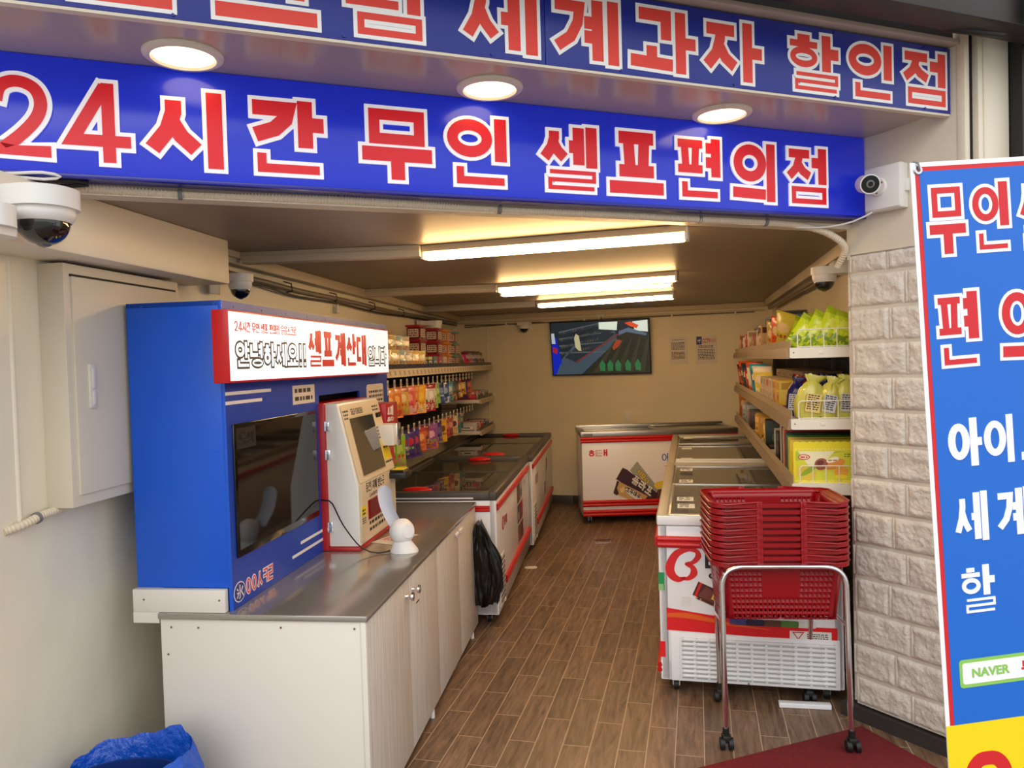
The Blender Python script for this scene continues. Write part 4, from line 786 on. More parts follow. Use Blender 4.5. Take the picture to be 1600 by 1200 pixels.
def freezer(label, fr, base, W_, L_, H_, rim, handles=(), z0=.06, rimh=.055, lidbars=ALU, rot=0, gl=None):
    t = thing('chest_freezer', label, 'freezer', fr, base, None, rel=True, rot=rot)
    q = MB(); wt = .05; zt = H_ - rimh
    q.box((0, 0, z0), (W_, L_, z0 + .10), FW, .008)
    q.box((0, 0, z0), (wt, L_, zt), FW, .010); q.box((W_ - wt, 0, z0), (W_, L_, zt), FW, .010); q.box((0.001, 0, z0), (W_ - .001, wt, zt), FW, .010); q.box((0.001, L_ - wt, z0), (W_ - .001, L_, zt), FW, .010)
    q.box((wt, wt, z0 + .1), (wt + .004, L_ - wt, zt), INN); q.box((W_ - wt - .004, wt, z0 + .1), (W_ - wt, L_ - wt, zt), INN); q.box((wt, wt, z0 + .1), (W_ - wt, wt + .004, zt), INN); q.box((wt, L_ - wt - .004, z0 + .1), (W_ - wt, L_ - wt, zt), INN); q.box((wt, wt, z0 + .3), (W_ - wt, L_ - wt, z0 + .305), INN)
    q.build('body', t)
    q = MB(); e = .006
    q.box((-e, -e, zt), (.052, L_ + e, H_), rim, .012, seg=3); q.box((W_ - .052, -e, zt), (W_ + e, L_ + e, H_), rim, .012, seg=3); q.box((.04, -e, zt), (W_ - .04, .05, H_ - .001), rim, .012, seg=3); q.box((.04, L_ - .05, zt), (W_ - .04, L_ + e, H_ - .001), rim, .012, seg=3); q.build('rim', t)
    lm = L_ / 2
    for k, (y0, y1, z) in enumerate(((.045, lm + .035, H_ - .012), (lm - .035, L_ - .045, H_ - .026))):
        q = MB(); q.box((.05, y0, z - .008), (.066, y1, z + .006), lidbars, .002); q.box((W_ - .066, y0, z - .008), (W_ - .05, y1, z + .006), lidbars, .002); q.box((.05, y0, z - .008), (W_ - .05, y0 + .022, z + .007), lidbars, .002); q.box((.05, y1 - .022, z - .008), (W_ - .05, y1, z + .007), lidbars, .002); ld = q.build('sliding_lid', t)
        q = MB(); q.box((.066, y0 + .022, z - .002), (W_ - .066, y1 - .022, z + .002), gl or GL); q.build('glass_pane', ld)
        for hx, hy in handles:
            if y0 <= hy <= y1 + .03 and (k == 0) == (hy < lm + .04):
                q = MB(); T = Matrix.Translation((hx, hy, z + .012)) @ Matrix.Diagonal((.095, .042, .020, 1)); q.lathe([(math.cos(a), math.sin(a)) for a in [-PI / 2 + PI * i / 12 for i in range(13)]], RED, 32, T); q.build('handle', ld)
    for (x, y) in ((.07, .07), (W_ - .07, .07), (.07, L_ - .07), (W_ - .07, L_ - .07)): caster(t, x, y, z0)
    return t
def bumper(t, a, b_, z, n=(0, 0), h=.035, m=RED, name='red_bumper', dp=.014):
    """double-ribbed plastic strip between two plan points, standing out along n"""
    q = MB(); a, b_ = Vector((*a, 0)), Vector((*b_, 0)); nn = Vector((*n, 0))
    for dz in (h * .26, -h * .26): q.tube([a + nn * dp * .3 + Vector((0, 0, z + dz)), b_ + nn * dp * .3 + Vector((0, 0, z + dz))], h * .27, m, 12)
    c0 = a + nn * dp * .3; c1 = b_ + nn * dp * .3
    q.add([c0 - nn * dp * .3 + Vector((0, 0, z - h / 2)), c1 - nn * dp * .3 + Vector((0, 0, z - h / 2)), c1 - nn * dp * .3 + Vector((0, 0, z + h / 2)), c0 - nn * dp * .3 + Vector((0, 0, z + h / 2)), c0 + nn * dp * .5 + Vector((0, 0, z - h * .36)), c1 + nn * dp * .5 + Vector((0, 0, z - h * .36)), c1 + nn * dp * .5 + Vector((0, 0, z + h * .36)), c0 + nn * dp * .5 + Vector((0, 0, z + h * .36))],
          [(4, 5, 6, 7), (0, 1, 5, 4), (7, 6, 2, 3), (0, 4, 7, 3), (1, 2, 6, 5)], m)
    return q.build(name, t)
# --- left row
PH = [mat('photo_' + k, c, .4) for k, c in (('grey', (96, 96, 104)), ('plum', (120, 52, 66)), ('blue', (54, 66, 92)), ('red', (176, 40, 46)), ('brown', (96, 62, 44)), ('pale', (180, 176, 170)))]
def left_graphics(t, W_, L_, H_, big):
    x = W_ + .001; T = faceN(x, 0, 0, 'y')
    bumper(t, (W_, .01), (W_, L_ - .01), H_ - .098, (1, 0), .038, name='red_stripe_bumper'); bumper(t, (W_, .28), (W_, L_ - .01), .205, (1, 0), .05)
    q = MB(); circ = [(.25 + .045 * math.cos(2 * PI * i / 28), .575 + .045 * math.sin(2 * PI * i / 28)) for i in range(28)]
    if big:
        q.prism(circ, 0, .001, RED, T); q.prism([(.25 + .01 * math.cos(2 * PI * i / 12), .575 + .03 * math.sin(2 * PI * i / 12)) for i in range(12)], 0, .0016, WHITE, T); hangul(q, '롯데', .31, .545, .06, .06, mat('dark_red_print', (150, 30, 36), .4), T, s=.16, d2=.001)
        for i in range(3):
            for j in range(2):
                y = 1.0 + i * -.0 + j * .16; z = .26 + i * .15; q.box((x - .001, y, z), (x + .0008, y + .15, z + .13), PH[(i * 2 + j) % 6]); q.box((x, y + .02, z + .02), (x + .0014, y + .09, z + .075), PH[(i * 2 + j + 3) % 6])
        latin(q, 'Cool', 1.42, .63, .05, INK, T, d=.001)
    else:
        hangul(q, '아이스', .25, .52, .09, .10, mat('faint_print', (150, 120, 110), .5), T, s=.12, d2=.001)
        for i in range(3): q.box((x - .001, 1.1 + i * .12, .30 + i * .1), (x + .0008, 1.2 + i * .12, .42 + i * .1), PH[5 if i % 2 else 0])
    q.build('front_graphics', t)
    q = MB(); q.box((W_ - .001, .05, .09), (W_ + .006, .27, .40), GRIL, .003)
    for k in range(9):
        for j in range(3): q.box((W_ + .0055, .07 + j * .064, .11 + k * .031), (W_ + .0068, .12 + j * .064, .128 + k * .031), GREYL)
    q.build('vent_grille', t)
    q = MB(); q.cyl((W_ - .03, .235, .09), (W_ - .03 + .04, .235, .09), .014, WHITE, 12); q.build('drain_plug', t)
LF1 = freezer('near chest freezer on the left, behind the steel counter, with a dark grey rim', 'L', (-.72, 2.13, 0), .84, 1.76, .82, RIMD, [(.33, .075), (.45, 1.66)], lidbars=mat('dark_lid_frame', (60, 58, 54), .45))
left_graphics(LF1, .84, 1.76, .82, True)
bumper(LF1, (.60, 0), (.80, 0), .715, (0, -1), .035, name='red_end_bumper')
q = MB(); q.box((.2, -.008, .775), (.70, -.0055, .785), WHITE, .001); q.build('white_rim_line', LF1)
LF2 = freezer('far chest freezer on the left against the back wall, dark grey rim', 'L', (-.70, 3.915, 0), .85, 2.02, .82, RIMD, [(.42, 1.935), (.52, .07)], lidbars=mat('dark_lid_frame'))
left_graphics(LF2, .85, 2.02, .82, False)
# --- right row
RF1 = freezer('near chest freezer on the right behind the basket trolley, red and white', 'R', (0, 0, 0), .82, 1.86, .86, RIMC, [], z0=.07, rimh=.05, gl=GLR)
q = MB(); q.box((-.002, -.009, .812), (.822, -.0, .856), FW, .004); q.box((.055, -.004, .84), (.77, .03, .8615), ALU, .003); q.build('front_rim_cap', RF1)
bumper(RF1, (.0, 0), (.82, 0), .733, (0, -1), .052, name='red_end_bumper', dp=.02); bumper(RF1, (0, .0), (0, 1.8), .733, (-1, 0), .045, name='red_side_bumper'); bumper(RF1, (0, .0), (0, 1.8), .13, (-1, 0), .045)
T = faceN(0, -.0008, 0); q = MB(); BRAND = mat('brand_red', (224, 30, 34), .35)
# curly red letter B
def ribbon(q, pts, ws, m, T, d):
    P = [Vector(p) for p in pts]; S = []; Wd = []
    for i in range(len(P) - 1):
        p0, p1, p2, p3 = P[max(i - 1, 0)], P[i], P[i + 1], P[min(i + 2, len(P) - 1)]
        for k in range(8):
            f = k / 8; S.append(.5 * ((2 * p1) + (p2 - p0) * f + (2 * p0 - 5 * p1 + 4 * p2 - p3) * f * f + (3 * p1 - p0 - 3 * p2 + p3) * f ** 3)); Wd.append(ws[i] * (1 - f) + ws[i + 1] * f)
    S.append(P[-1]); Wd.append(ws[-1]); V = []
    for i, p in enumerate(S):
        dd = (S[min(i + 1, len(S) - 1)] - S[max(i - 1, 0)]).normalized(); nn = Vector((-dd.y, dd.x)); V += [tuple(p + nn * Wd[i] / 2) + (d,), tuple(p - nn * Wd[i] / 2) + (d,)]
    q.add(V, [(2 * i, 2 * i + 1, 2 * i + 3, 2 * i + 2) for i in range(len(S) - 1)], m, T)
bc = Vector((.045, .552)); sc_ = .155
bp_ = [(.52, .08), (.30, .02), (.10, .16), (.06, .42), (.24, .78), (.58, .95), (.84, .90), (.90, .74), (.74, .55), (.52, .5), (.72, .40), (.76, .22), (.60, .06), (.36, .04)]
ribbon(q, [bc + Vector((x * sc_, y * sc_)) for x, y in bp_], [.008, .028, .040, .042, .034, .024, .020, .028, .020, .008, .024, .034, .020, .006], BRAND, T, .0012)
hangul(q, '빙그레', .215, .555, .105, .135, INK, T, s=.2, d2=.0014)
q.build('brand_lettering', RF1, smooth=0, solid=False)
q = MB(); OR_ = mat('orange_print', (232, 96, 30), .35)
N_ = 20; top_ = [(.033 + .757 * i / N_, .418 - .045 * math.sin(PI * .5 * i / N_ * 1.2) - .02 * i / N_) for i in range(N_ + 1)]
q.prism([(.033, .311)] + [(.79, .290)] + list(reversed(top_)), 0, .0008, BRAND, T); ribbon(q, [(.035, .382), (.12, .384), (.22, .370), (.34, .350), (.5, .335)], [.018, .026, .02, .012, .002], OR_, T, .0014)
q.box((.585, -.0022, .290), (.765, -.0008, .335), LABEL); T2 = faceN(0, -.0022, 0)
for pl in stroke_polys(('L', [(.60, .328), (.645, .330), (.622, .298)], True, 1), 1, 1, .004, 0, 0): q.prism(pl, 0, .0006, RI, T2)
textlines(q, .66, .320, .09, 4, .009, INK, T2, 4)
q.build('red_swoosh', RF1, smooth=0)
def icebar(q, cx, cy, ang, w_, h_, cols, T, txt, d=.0008):
    R_ = T @ Matrix.Translation((cx, cy, 0)) @ Matrix.Rotation(math.radians(ang), 4, 'Z')
    q.prism([(-w_ / 2, -h_ / 2), (w_ / 2, -h_ / 2), (w_ / 2, h_ / 2), (-w_ / 2, h_ / 2)], 0, d, cols[0], R_); q.prism([(-w_ * .46, -h_ * .5), (-w_ * .40, -h_ * .5), (-w_ * .40, h_ * .5), (-w_ * .46, h_ * .5)], 0, d * 1.6, cols[3], R_)
    q.prism([(-w_ * .38, -h_ * .40), (w_ * .0, -h_ * .40), (-w_ * .05, h_ * .3), (-w_ * .30, h_ * .40)], 0, d * 2, cols[1], R_)
    hangul(q, txt, -w_ * .08, -h_ * .28, w_ * .16, h_ * .5, cols[2], R_, s=.22, d2=d * 3, gap=.1)
q = MB(); K1 = (mat('chocolate_print', (80, 30, 24), .4), mat('ice_blue_print', (120, 60, 50), .4), mat('yellow_print', (240, 210, 60), .4), mat('brand_red'))
icebar(q, .26, .475, -24, .20, .07, K1, T, '더위사냥', .001); icebar(q, .265, .44, -24, .2, .03, (mat('tan_print', (190, 160, 100), .4), K1[0], K1[0], K1[0]), T, ' ', .0006)
q.prism(rrect(.05, .08, .01, cx=.30, cy=.54), 0, .001, mat('tan_print'), T); q.prism(rrect(.045, .05, .01, cx=.125, cy=.45), -.0005, .0004, mat('pale_wrap', (226, 226, 224), .3), T @ Matrix.Rotation(0, 4, 'Z'))
for i, cc in enumerate(((60, 60, 130), (30, 30, 60), (90, 60, 40), (80, 130, 60), (220, 220, 210))): q.prism(rrect(.08, .03, .008, cx=.36 + i * .075, cy=.365), 0, .0014, C(cc), T)
q.box((-.0012, -.001, .50), (.026, 0, .585), mat('green_print', (30, 150, 80), .4)); q.box((-.0012, -.0014, .50), (.022, 0, .53), mat('light_green_print', (150, 200, 130), .4)); q.box((-.001, -.001, .18), (.024, .0, .255), BRAND)
q.build('printed_products', RF1, smooth=0)
q = MB(); q.box((.05, -.006, .072), (.80, .001, .300), FW, .003); 
for (a, b2) in (((.09, -.0065, .085), (.78, -.006, .280)),): q.box(a, b2, mat('slot_back', (170, 172, 172), .6))
for k in range(9):
    z = .272 - k * .0215
    for j in range(11): q.cyl((.112 + j * .061, -.0075, z), (.112 + j * .061 + .050, -.0075, z), .0082, GRIL, 8)
    q.box((.10, -.0115, z - .0075), (.78, -.0065, z + .0078), GRIL, .003)
for j in range(11): q.box((.088 + j * .0645, -.0105, .085), (.100 + j * .0645, -.0062, .280), GRIL, .001)
q.cyl((.40, -.006, .078), (.40, -.0085, .078), .005, GREYP, 10); q.build('vent_grille', RF1)
q = MB(); q.box((.036, -.0012, .07), (.0375, .0, .81), GREYP); q.build('panel_seam', RF1)
q = MB()
for (x, y, w_) in ((.09, .22, .085), (.085, .42, .085), (.09, 1.02, .08), (.09, 1.50, .08)): q.box((x, y, .8505), (x + w_, y + .11, .8515), LABEL); textlines(q, x + .01, y + .08, w_ - .02, 3, .03, INK, Matrix.Translation((0, 0, .8515)), int(y * 10), .0004)
q.build('price_stickers', RF1, smooth=0)
RF2 = freezer('far chest freezer on the right, closed glass lids, before the back freezer', 'R', (0, 1.875, 0), .82, 2.04, .86, RIMC, [], z0=.07, rimh=.05, gl=GLR)
bumper(RF2, (0, .0), (0, 2.0), .733, (-1, 0), .045, name='red_side_bumper')
q = MB()
for (x, y) in ((.09, .2), (.09, .85), (.09, 1.22), (.10, 1.7)): q.box((x, y, .8505), (x + .08, y + .10, .8515), LABEL)
q.build('price_stickers', RF2, smooth=0)
q = MB(); q.box((.055, -.004, .85), (.77, .05, .8665), mat('white_bar', (226, 226, 224), .35), .003); q.box((.055, .14, .85), (.77, .17, .8635), mat('white_bar'), .003); q.box((.055, 1.16, .85), (.77, 1.2, .8635), ALU, .003); q.build('lid_bars', RF2)
# --- back freezer (its long side faces the entrance)
BF = thing('chest_freezer', 'white freezer across the back wall with red bumpers and ice cream pictures', 'freezer', 'K', (0, 0, 0), rel=True)
q = MB(); W_, L_, H_ = 1.52, .58, .91
for a, b2 in (((0, 0, .07), (W_, .04, .85)), ((0, L_ - .04, .07), (W_, L_, .85)), ((0, 0.001, .07), (.04, L_ - .001, .85)), ((W_ - .04, 0.001, .07), (W_, L_ - .001, .85)), ((0.001, 0.001, .07), (W_ - .001, L_ - .001, .12))): q.box(a, b2, FW, .008)
q.box((.04, .04, .5), (W_ - .04, L_ - .04, .505), INN); q.build('body', BF)
q = MB(); q.box((-.01, -.01, .85), (W_ + .01, .03, .905), ALU, .008); q.box((-.01, L_ - .03, .87), (W_ + .01, L_ + .01, .925), ALU, .008); q.box((-.01, .0, .85), (.035, L_, .905), ALU, .008); q.box((W_ - .035, .0, .85), (W_ + .01, L_, .905), ALU, .008); q.box((.02, -.0115, .858), (.11, -.01, .885), GREYP); q.build('rim', BF)
for k, (x0, x1, z) in enumerate(((.035, .76, .888), (.74, W_ - .035, .900))):
    q = MB(); q.box((x0, .03, z - .006), (x1, .048, z + .006), ALU, .002); q.box((x0, L_ - .048, z - .006), (x1, L_ - .03, z + .006), ALU, .002); q.box((x0, .03, z - .006), (x0 + .02, L_ - .03, z + .006), ALU, .002); q.box((x1 - .02, .03, z - .006), (x1, L_ - .03, z + .006), ALU, .002); ld = q.build('sliding_lid', BF)
    q = MB(); q.box((x0 + .02, .048, z - .002), (x1 - .02, L_ - .048, z + .002), GLR); q.build('glass_pane', ld)
bumper(BF, (-.01, 0), (W_, 0), .822, (0, -1), .055, name='red_top_bumper'); bumper(BF, (0, 0), (W_, 0), .20, (0, -1), .06); bumper(BF, (0, 0), (W_, 0), .105, (0, -1), .06)
for x in (.07, W_ - .07):
    for y in (.07, L_ - .07): caster(BF, x, y, .07)
T0 = faceN(0, -.0012, 0); T = T0 @ Matrix.Translation((-.02, .23, 0)) @ Matrix.Diagonal((.74, .66, 1, 1)); q = MB(); hangul(q, 'ㅎ', .115, .655, .085, .095, BRAND, T, s=.2, d2=.001); hangul(q, 'ㅌ', .215, .655, .075, .09, FW, T, BRAND, .004, s=.12, d1=.0008, d2=.0016)
hangul(q, 'ㅐ', .25, .655, .115, .10, BRAND, T, s=.2, d2=.001); T = T0; BL_ = mat('blue_print', (40, 90, 180), .4)
hangul(q, '아이스', .78, .59, .075, .085, BL_, T, s=.13, d2=.001); ribbon(q, [(.80, .545), (.88, .565), (.98, .575)], [.003, .008, .004], BRAND, T, .001); q.build('brand_lettering', BF, smooth=0)
q = MB(); T = T0 @ Matrix.Translation((.215, .056, 0)) @ Matrix.Diagonal((.60, .78, 1, 1)); Tn = mat('cone_wrap_tan', (206, 170, 110), .4); BrP = mat('brown_print', (70, 36, 28), .4); PuP = mat('plum_print', (66, 36, 52), .4); GrP = mat('grey_green_print', (158, 164, 146), .4); YeP = mat('yellow_print'); Wp = mat('white_print', (236, 232, 222), .4)
def quad2(pts, m, d): q.prism(pts, 0, d, m, T)
quad2([(.42, .59), (.54, .70), (.86, .37), (.83, .24), (.70, .30)], GrP, .001)
quad2([(.19, .485), (.30, .625), (.37, .60), (.86, .29), (.83, .19), (.66, .22)], PuP, .0016); quad2([(.19, .485), (.30, .625), (.315, .60), (.21, .47)], BrP, .002)
quad2([(.14, .31), (.205, .465), (.27, .44), (.70, .26), (.62, .195), (.50, .185)], Tn, .0022); quad2([(.14, .31), (.205, .465), (.24, .45), (.20, .37), (.23, .30), (.19, .28)], BrP, .0028)
quad2([(.245, .36 + .03 * 0), (.30, .385), (.335, .36), (.30, .31), (.25, .32)], mat('cream_print', (232, 208, 150), .4), .003)
el = [(.47 + .15 * math.cos(a) * math.cos(-.5) - .045 * math.sin(a) * math.sin(-.5), .285 + .15 * math.cos(a) * math.sin(-.5) + .045 * math.sin(a) * math.cos(-.5)) for a in [2 * PI * i / 28 for i in range(28)]]
quad2([(.47 + (x - .47) * 1.06, .285 + (y - .285) * 1.12) for x, y in el], BrP, .0028); quad2(el, Wp, .0034)
Tt = T @ Matrix.Translation((.345, .335, 0)) @ Matrix.Rotation(math.radians(-27), 4, 'Z'); hangul(q, '호두마루', 0, 0, .058, .055, mat('ink_print', (34, 30, 40), .4), Tt, s=.2, d2=.0042)
Tt = T @ Matrix.Translation((.43, .44, 0)) @ Matrix.Rotation(math.radians(-31), 4, 'Z'); hangul(q, '폴라포', 0, 0, .115, .115, Wp, Tt, PH[2], .006, s=.19, d1=.003, d2=.0036)
Tt = T @ Matrix.Translation((.52, .565, 0)) @ Matrix.Rotation(math.radians(-44), 4, 'Z'); hangul(q, '시모나', 0, 0, .075, .07, YeP, Tt, PuP, .004, s=.2, d1=.002, d2=.0026)
quad2([(.80, .39), (.84, .43), (1.02, .46), (1.02, .36), (.84, .35)], YeP, .0016); quad2([(.80, .17), (1.03, .17), (1.03, .35), (.86, .34)], PH[4], .0014); quad2([(.93, .22), (1.03, .22), (1.03, .30), (.96, .31), (.92, .27)], Wp, .002)
q.build('printed_products', BF, smooth=0)
# ================================================================ packs
def band_bag(q, w_, h_, th, cols, T, seed=0, crimp=.05, nx=14, ny=22, sag=.35):
    """pillow pouch: x width, z height (hangs or stands), bulging in y; colour regions by face"""
    r_ = random.Random(seed); F = [[], []]; vs = []; side = 0
    for s_ in (1, -1):
        for j in range(ny + 1):
            v = j / ny
            for i in range(nx + 1):
                u = i / nx; bx_ = (math.sin(PI * u)) ** .55; bv = math.sin(PI * min(1, max(0, (v - crimp) / (1 - 2 * crimp)))) ** .5 * (1 + sag * (.5 - v))
                wx = 1 - .06 * math.sin(PI * v) ** 2; n_ = mnoise.noise((u * 3 + seed, v * 4, s_ * 2.0)) * .25 + mnoise.noise((u * 9, v * 9 + seed, s_)) * .10
                vs.append(((u - .5) * w_ * wx, s_ * th * .5 * bx_ * bv * (1 + n_) - .0006 * s_, v * h_))
    N1 = (nx + 1) * (ny + 1)
    for sidx in (0, 1):
        for j in range(ny):
            for i in range(nx):
                a = sidx * N1 + j * (nx + 1) + i; f = (a, a + 1, a + nx + 2, a + nx + 1)
                u, v = (i + .5) / nx - .5, (j + .5) / ny
                c = cols[0]
                if v > .80: c = cols[1]
                if v < .30 and mnoise.noise((u * 6 + seed * 3, v * 8, 2)) > -.05: c = cols[2]
                if (u / .30) ** 2 + ((v - .60) / .14) ** 2 < 1: c = cols[3]
                if .30 < v < .42 and abs(u) < .33 and (i * 7 + j * 3 + seed) % 3: c = cols[4 % len(cols)]
                if v > 1 - crimp * 1.2 or v < crimp: c = cols[1]
                q.add([vs[k] for k in f], [(0, 1, 2, 3)], c, T)
def weld(o):
    bm = bmesh.new(); bm.from_mesh(o.data); bmesh.ops.remove_doubles(bm, verts=bm.verts[:], dist=.00025); bmesh.ops.recalc_face_normals(bm, faces=bm.faces[:]); bm.to_mesh(o.data); bm.free(); o.data.polygons.foreach_set('use_smooth', [True] * len(o.data.polygons)); return o
FC = {}
def foil(c, r_=.28): 
    return mat('foil_%02x%02x%02x' % c, c, r_, coat=.3)
def pouch(name, label, cat, fr, base, w_, h_, th, cols, group, seed=0, rot=0, tilt=0, lean=0):
    q = MB(); band_bag(q, w_, h_, th, [foil(c) for c in cols], Matrix.Identity(4), seed); o = q.build(name, None, 0, base=(0, 0, 0), solid=False); weld(o)
    place(o, fr, base, rot); a, b2 = tilt, lean; o.rotation_euler = (Matrix.Rotation(o.rotation_euler.z, 4, 'Z') @ Matrix.Rotation(b2, 4, 'Y') @ Matrix.Rotation(a, 4, 'X')).to_euler(); return props(o, label, cat, group)
def carton(name, label, cat, fr, base, sx_, sy_, sz_, cols, group, rot=0, seed=0, fronts=('-y', '-x'), tilt=0):
    q = MB(); m0, m1, m2, m3 = [C(c, .4) for c in cols[:4]]; q.box((-sx_ / 2, -sy_ / 2, 0), (sx_ / 2, sy_ / 2, sz_), m0, min(.0015, sx_ * .1))
    for T, ww in ((faceN(-sx_ / 2, -sy_ / 2 - .0003, 0), sx_), (faceN(-sx_ / 2 - .0003, sy_ / 2, 0, '-y'), sy_), (faceN(sx_ / 2 + .0003, -sy_ / 2, 0, 'y'), sy_)):
        q.prism([(.06 * ww, sz_ * .70), (.94 * ww, sz_ * .70), (.94 * ww, sz_ * .93), (.06 * ww, sz_ * .93)], 0, .0004, m1, T); q.prism(rrect(ww * .6, sz_ * .34, min(ww, sz_) * .12, cx=ww * .5, cy=sz_ * .42), 0, .0004, m2, T)
        q.prism(rrect(ww * .35, sz_ * .14, min(ww, sz_) * .05, cx=ww * .5, cy=sz_ * .42), 0, .0008, m3, T); q.prism([(.1 * ww, sz_ * .08), (.9 * ww, sz_ * .08), (.9 * ww, sz_ * .16), (.1 * ww, sz_ * .16)], 0, .0004, m3, T)
    o = q.build(name, None, 30, base=(0, 0, 0)); place(o, fr, base, rot)
    if tilt: o.rotation_euler = (Matrix.Rotation(o.rotation_euler.z, 4, 'Z') @ Matrix.Rotation(tilt, 4, 'Y')).to_euler()
    return props(o, label, cat, group)
ORD = ['first', 'second', 'third', 'fourth', 'fifth', 'sixth', 'seventh', 'eighth', 'ninth', 'tenth', 'eleventh', 'twelfth', 'thirteenth', 'fourteenth', 'fifteenth', 'sixteenth', 'seventeenth', 'eighteenth', 'nineteenth', 'twentieth', 'twenty-first', 'twenty-second']
# ================================================================ left shelving
WIRE = mat('dark_wire', (46, 44, 42), .4, .5); TAG = mat('price_tag_plastic', (206, 196, 176), .35); RAILM = mat('cream_price_rail', (208, 190, 160), .4); SHW = mat('shelf_white', (222, 216, 204), .4)
t = thing('display_rack', 'cream shelf rack with wire grid and peg hooks along the left wall', 'shelving', 'L', (-.93, 4, .8))
q = MB()
for u in [1.95 + .0300 * i for i in range(110)]: q.box((-.921, u, .80), (-.917, u + .004, 1.52), WIRE)
for z in [.86 + .075 * i for i in range(9)]: q.box((-.925, 1.95, z), (-.921, 5.24, z + .004), WIRE)
q.build('wire_grid', t)
q = MB(); q.box((-.940, 1.95, .80), (-.926, 5.24, 1.54), mat('grey_rack_back', (98, 92, 80), .6)); q.build('back_panel', t)
for u in (1.95, 3.05, 4.15, 5.24, 6.22):
    q = MB(); q.box((-.942, u - .012, .80), (-.905, u + .012, 1.72), GREYP, .003); q.build('upright', t)
def price_rail(t, x, u0, u1, z, h=.05, s=1, lab=True, m=RAILM, step=.11, fence=.03):
    q = MB(); T = Matrix.Identity(4)
    q.add([(x, u0, z), (x, u1, z), (x - s * .008, u1, z + h), (x - s * .008, u0, z + h), (x - s * .02, u0, z + .0), (x - s * .02, u1, z), (x - s * .02, u1, z + h), (x - s * .02, u0, z + h)], [(0, 1, 2, 3), (7, 6, 5, 4), (0, 4, 5, 1), (3, 2, 6, 7), (0, 3, 7, 4), (1, 5, 6, 2)], m)
    if lab:
        u = u0 + .05; r_ = random.Random(int(z * 100))
        while u < u1 - .05:
            q.add([(x - s * .0012 + s * .0006, u, z + h * .22), (x - s * .0012 + s * .0006, u + .035, z + h * .22), (x - s * .0055, u + .035, z + h * .78), (x - s * .0055, u, z + h * .78)], [(0, 1, 2, 3)], mat('faded_print_grey', (150, 136, 116), .5)); u += step
    q.build('price_rail', t)
    if fence:
        q = MB(); q.box((x - s * .022, u0, z + h), (x - s * .019, u1, z + h + fence), CLEAR); q.build('clear_fence', t)
q = MB(); q.box((-.93, 2.02, 1.565), (-.515, 6.10, 1.578), SHW, .002); q.build('shelf_board', t); price_rail(t, -.50, 2.02, 6.17, 1.528, .052)
for z in (1.185, .862):
    q = MB(); q.box((-.93, 5.27, z + .03), (-.515, 6.10, z + .042), SHW, .002); q.box((-.93, 5.262, z + .01), (-.52, 5.27, z + .045), SHW, .002); q.build('shelf_board', t); price_rail(t, -.50, 5.27, 6.17, z, .05)
for row, (zt, n, u0, du) in enumerate(((1.50, 20, 2.11, .150), (1.19, 20, 2.11, .149))):
    for i in range(n):
        u = u0 + i * du; q = MB(); q.tube([(-.92, u, zt - .02), (-.55, u, zt - .02), (-.525, u, zt - .012)], .0025, WIRE, 6); q.tube([(-.92, u, zt + .008), (-.53, u, zt + .008)], .002, WIRE, 6); hk = q.build('peg_hook', t)
        q = MB(); q.box((-.53, u - .019, zt - .045), (-.528, u + .019, zt + .012), TAG, 0); q.box((-.5285, u - .012, zt - .03), (-.5272, u + .012, zt + .0), mat('faded_print_grey')); q.build('price_tag', hk)
# hanging pouches: colour sets (body, header, lower, blob, extra)
row1 = [((70, 60, 72), (196, 186, 176), (60, 120, 50), (230, 225, 220), (110, 60, 120), 'dark grape'), ((230, 130, 50), (240, 160, 70), (230, 110, 40), (250, 200, 120), (60, 130, 50), 'orange fruit'), ((226, 120, 50), (236, 150, 80), (200, 70, 50), (250, 190, 90), (120, 150, 50), 'orange peach'), ((214, 176, 80), (200, 110, 60), (180, 170, 60), (236, 210, 150), (196, 90, 60), 'golden brown'),
        ((220, 100, 90), (230, 130, 110), (230, 180, 170), (240, 160, 140), (200, 60, 70), 'coral pink'), ((222, 140, 70), (226, 150, 60), (240, 200, 170), (236, 170, 90), (190, 90, 40), 'apricot'), ((240, 180, 50), (236, 170, 40), (240, 220, 190), (250, 210, 80), (226, 130, 30), 'bright mango yellow'), ((226, 216, 206), (150, 40, 60), (190, 40, 50), (240, 236, 230), (80, 110, 90), 'white and green'),
        ((214, 204, 200), (170, 34, 60), (190, 34, 50), (244, 240, 238), (160, 30, 44), 'white and crimson'), ((176, 196, 120), (190, 180, 150), (130, 180, 50), (230, 236, 200), (90, 150, 60), 'pale green'), ((120, 180, 60), (150, 190, 100), (160, 200, 60), (200, 220, 140), (60, 130, 60), 'lime green'), ((40, 70, 140), (30, 50, 110), (50, 90, 170), (120, 150, 200), (200, 210, 220), 'deep blue'),
        ((60, 90, 160), (40, 60, 120), (200, 210, 220), (150, 180, 210), (30, 60, 110), 'blue and silver'), ((96, 160, 180), (80, 130, 150), (60, 110, 140), (190, 210, 210), (200, 150, 80), 'teal'), ((70, 74, 80), (60, 64, 68), (200, 160, 60), (110, 120, 120), (180, 70, 50), 'slate grey'), ((84, 72, 60), (60, 50, 44), (110, 60, 40), (130, 110, 90), (60, 40, 30), 'dark brown'),
        ((190, 150, 80), (150, 60, 40), (220, 190, 110), (230, 200, 130), (120, 60, 30), 'tan and gold'), ((200, 170, 90), (90, 40, 30), (150, 50, 40), (226, 200, 120), (110, 40, 30), 'gold and maroon'), ((20, 40, 120), (16, 34, 100), (90, 40, 30), (30, 60, 150), (160, 60, 40), 'royal blue'), ((190, 70, 36), (60, 40, 60), (200, 90, 40), (226, 120, 60), (110, 30, 20), 'copper orange')]
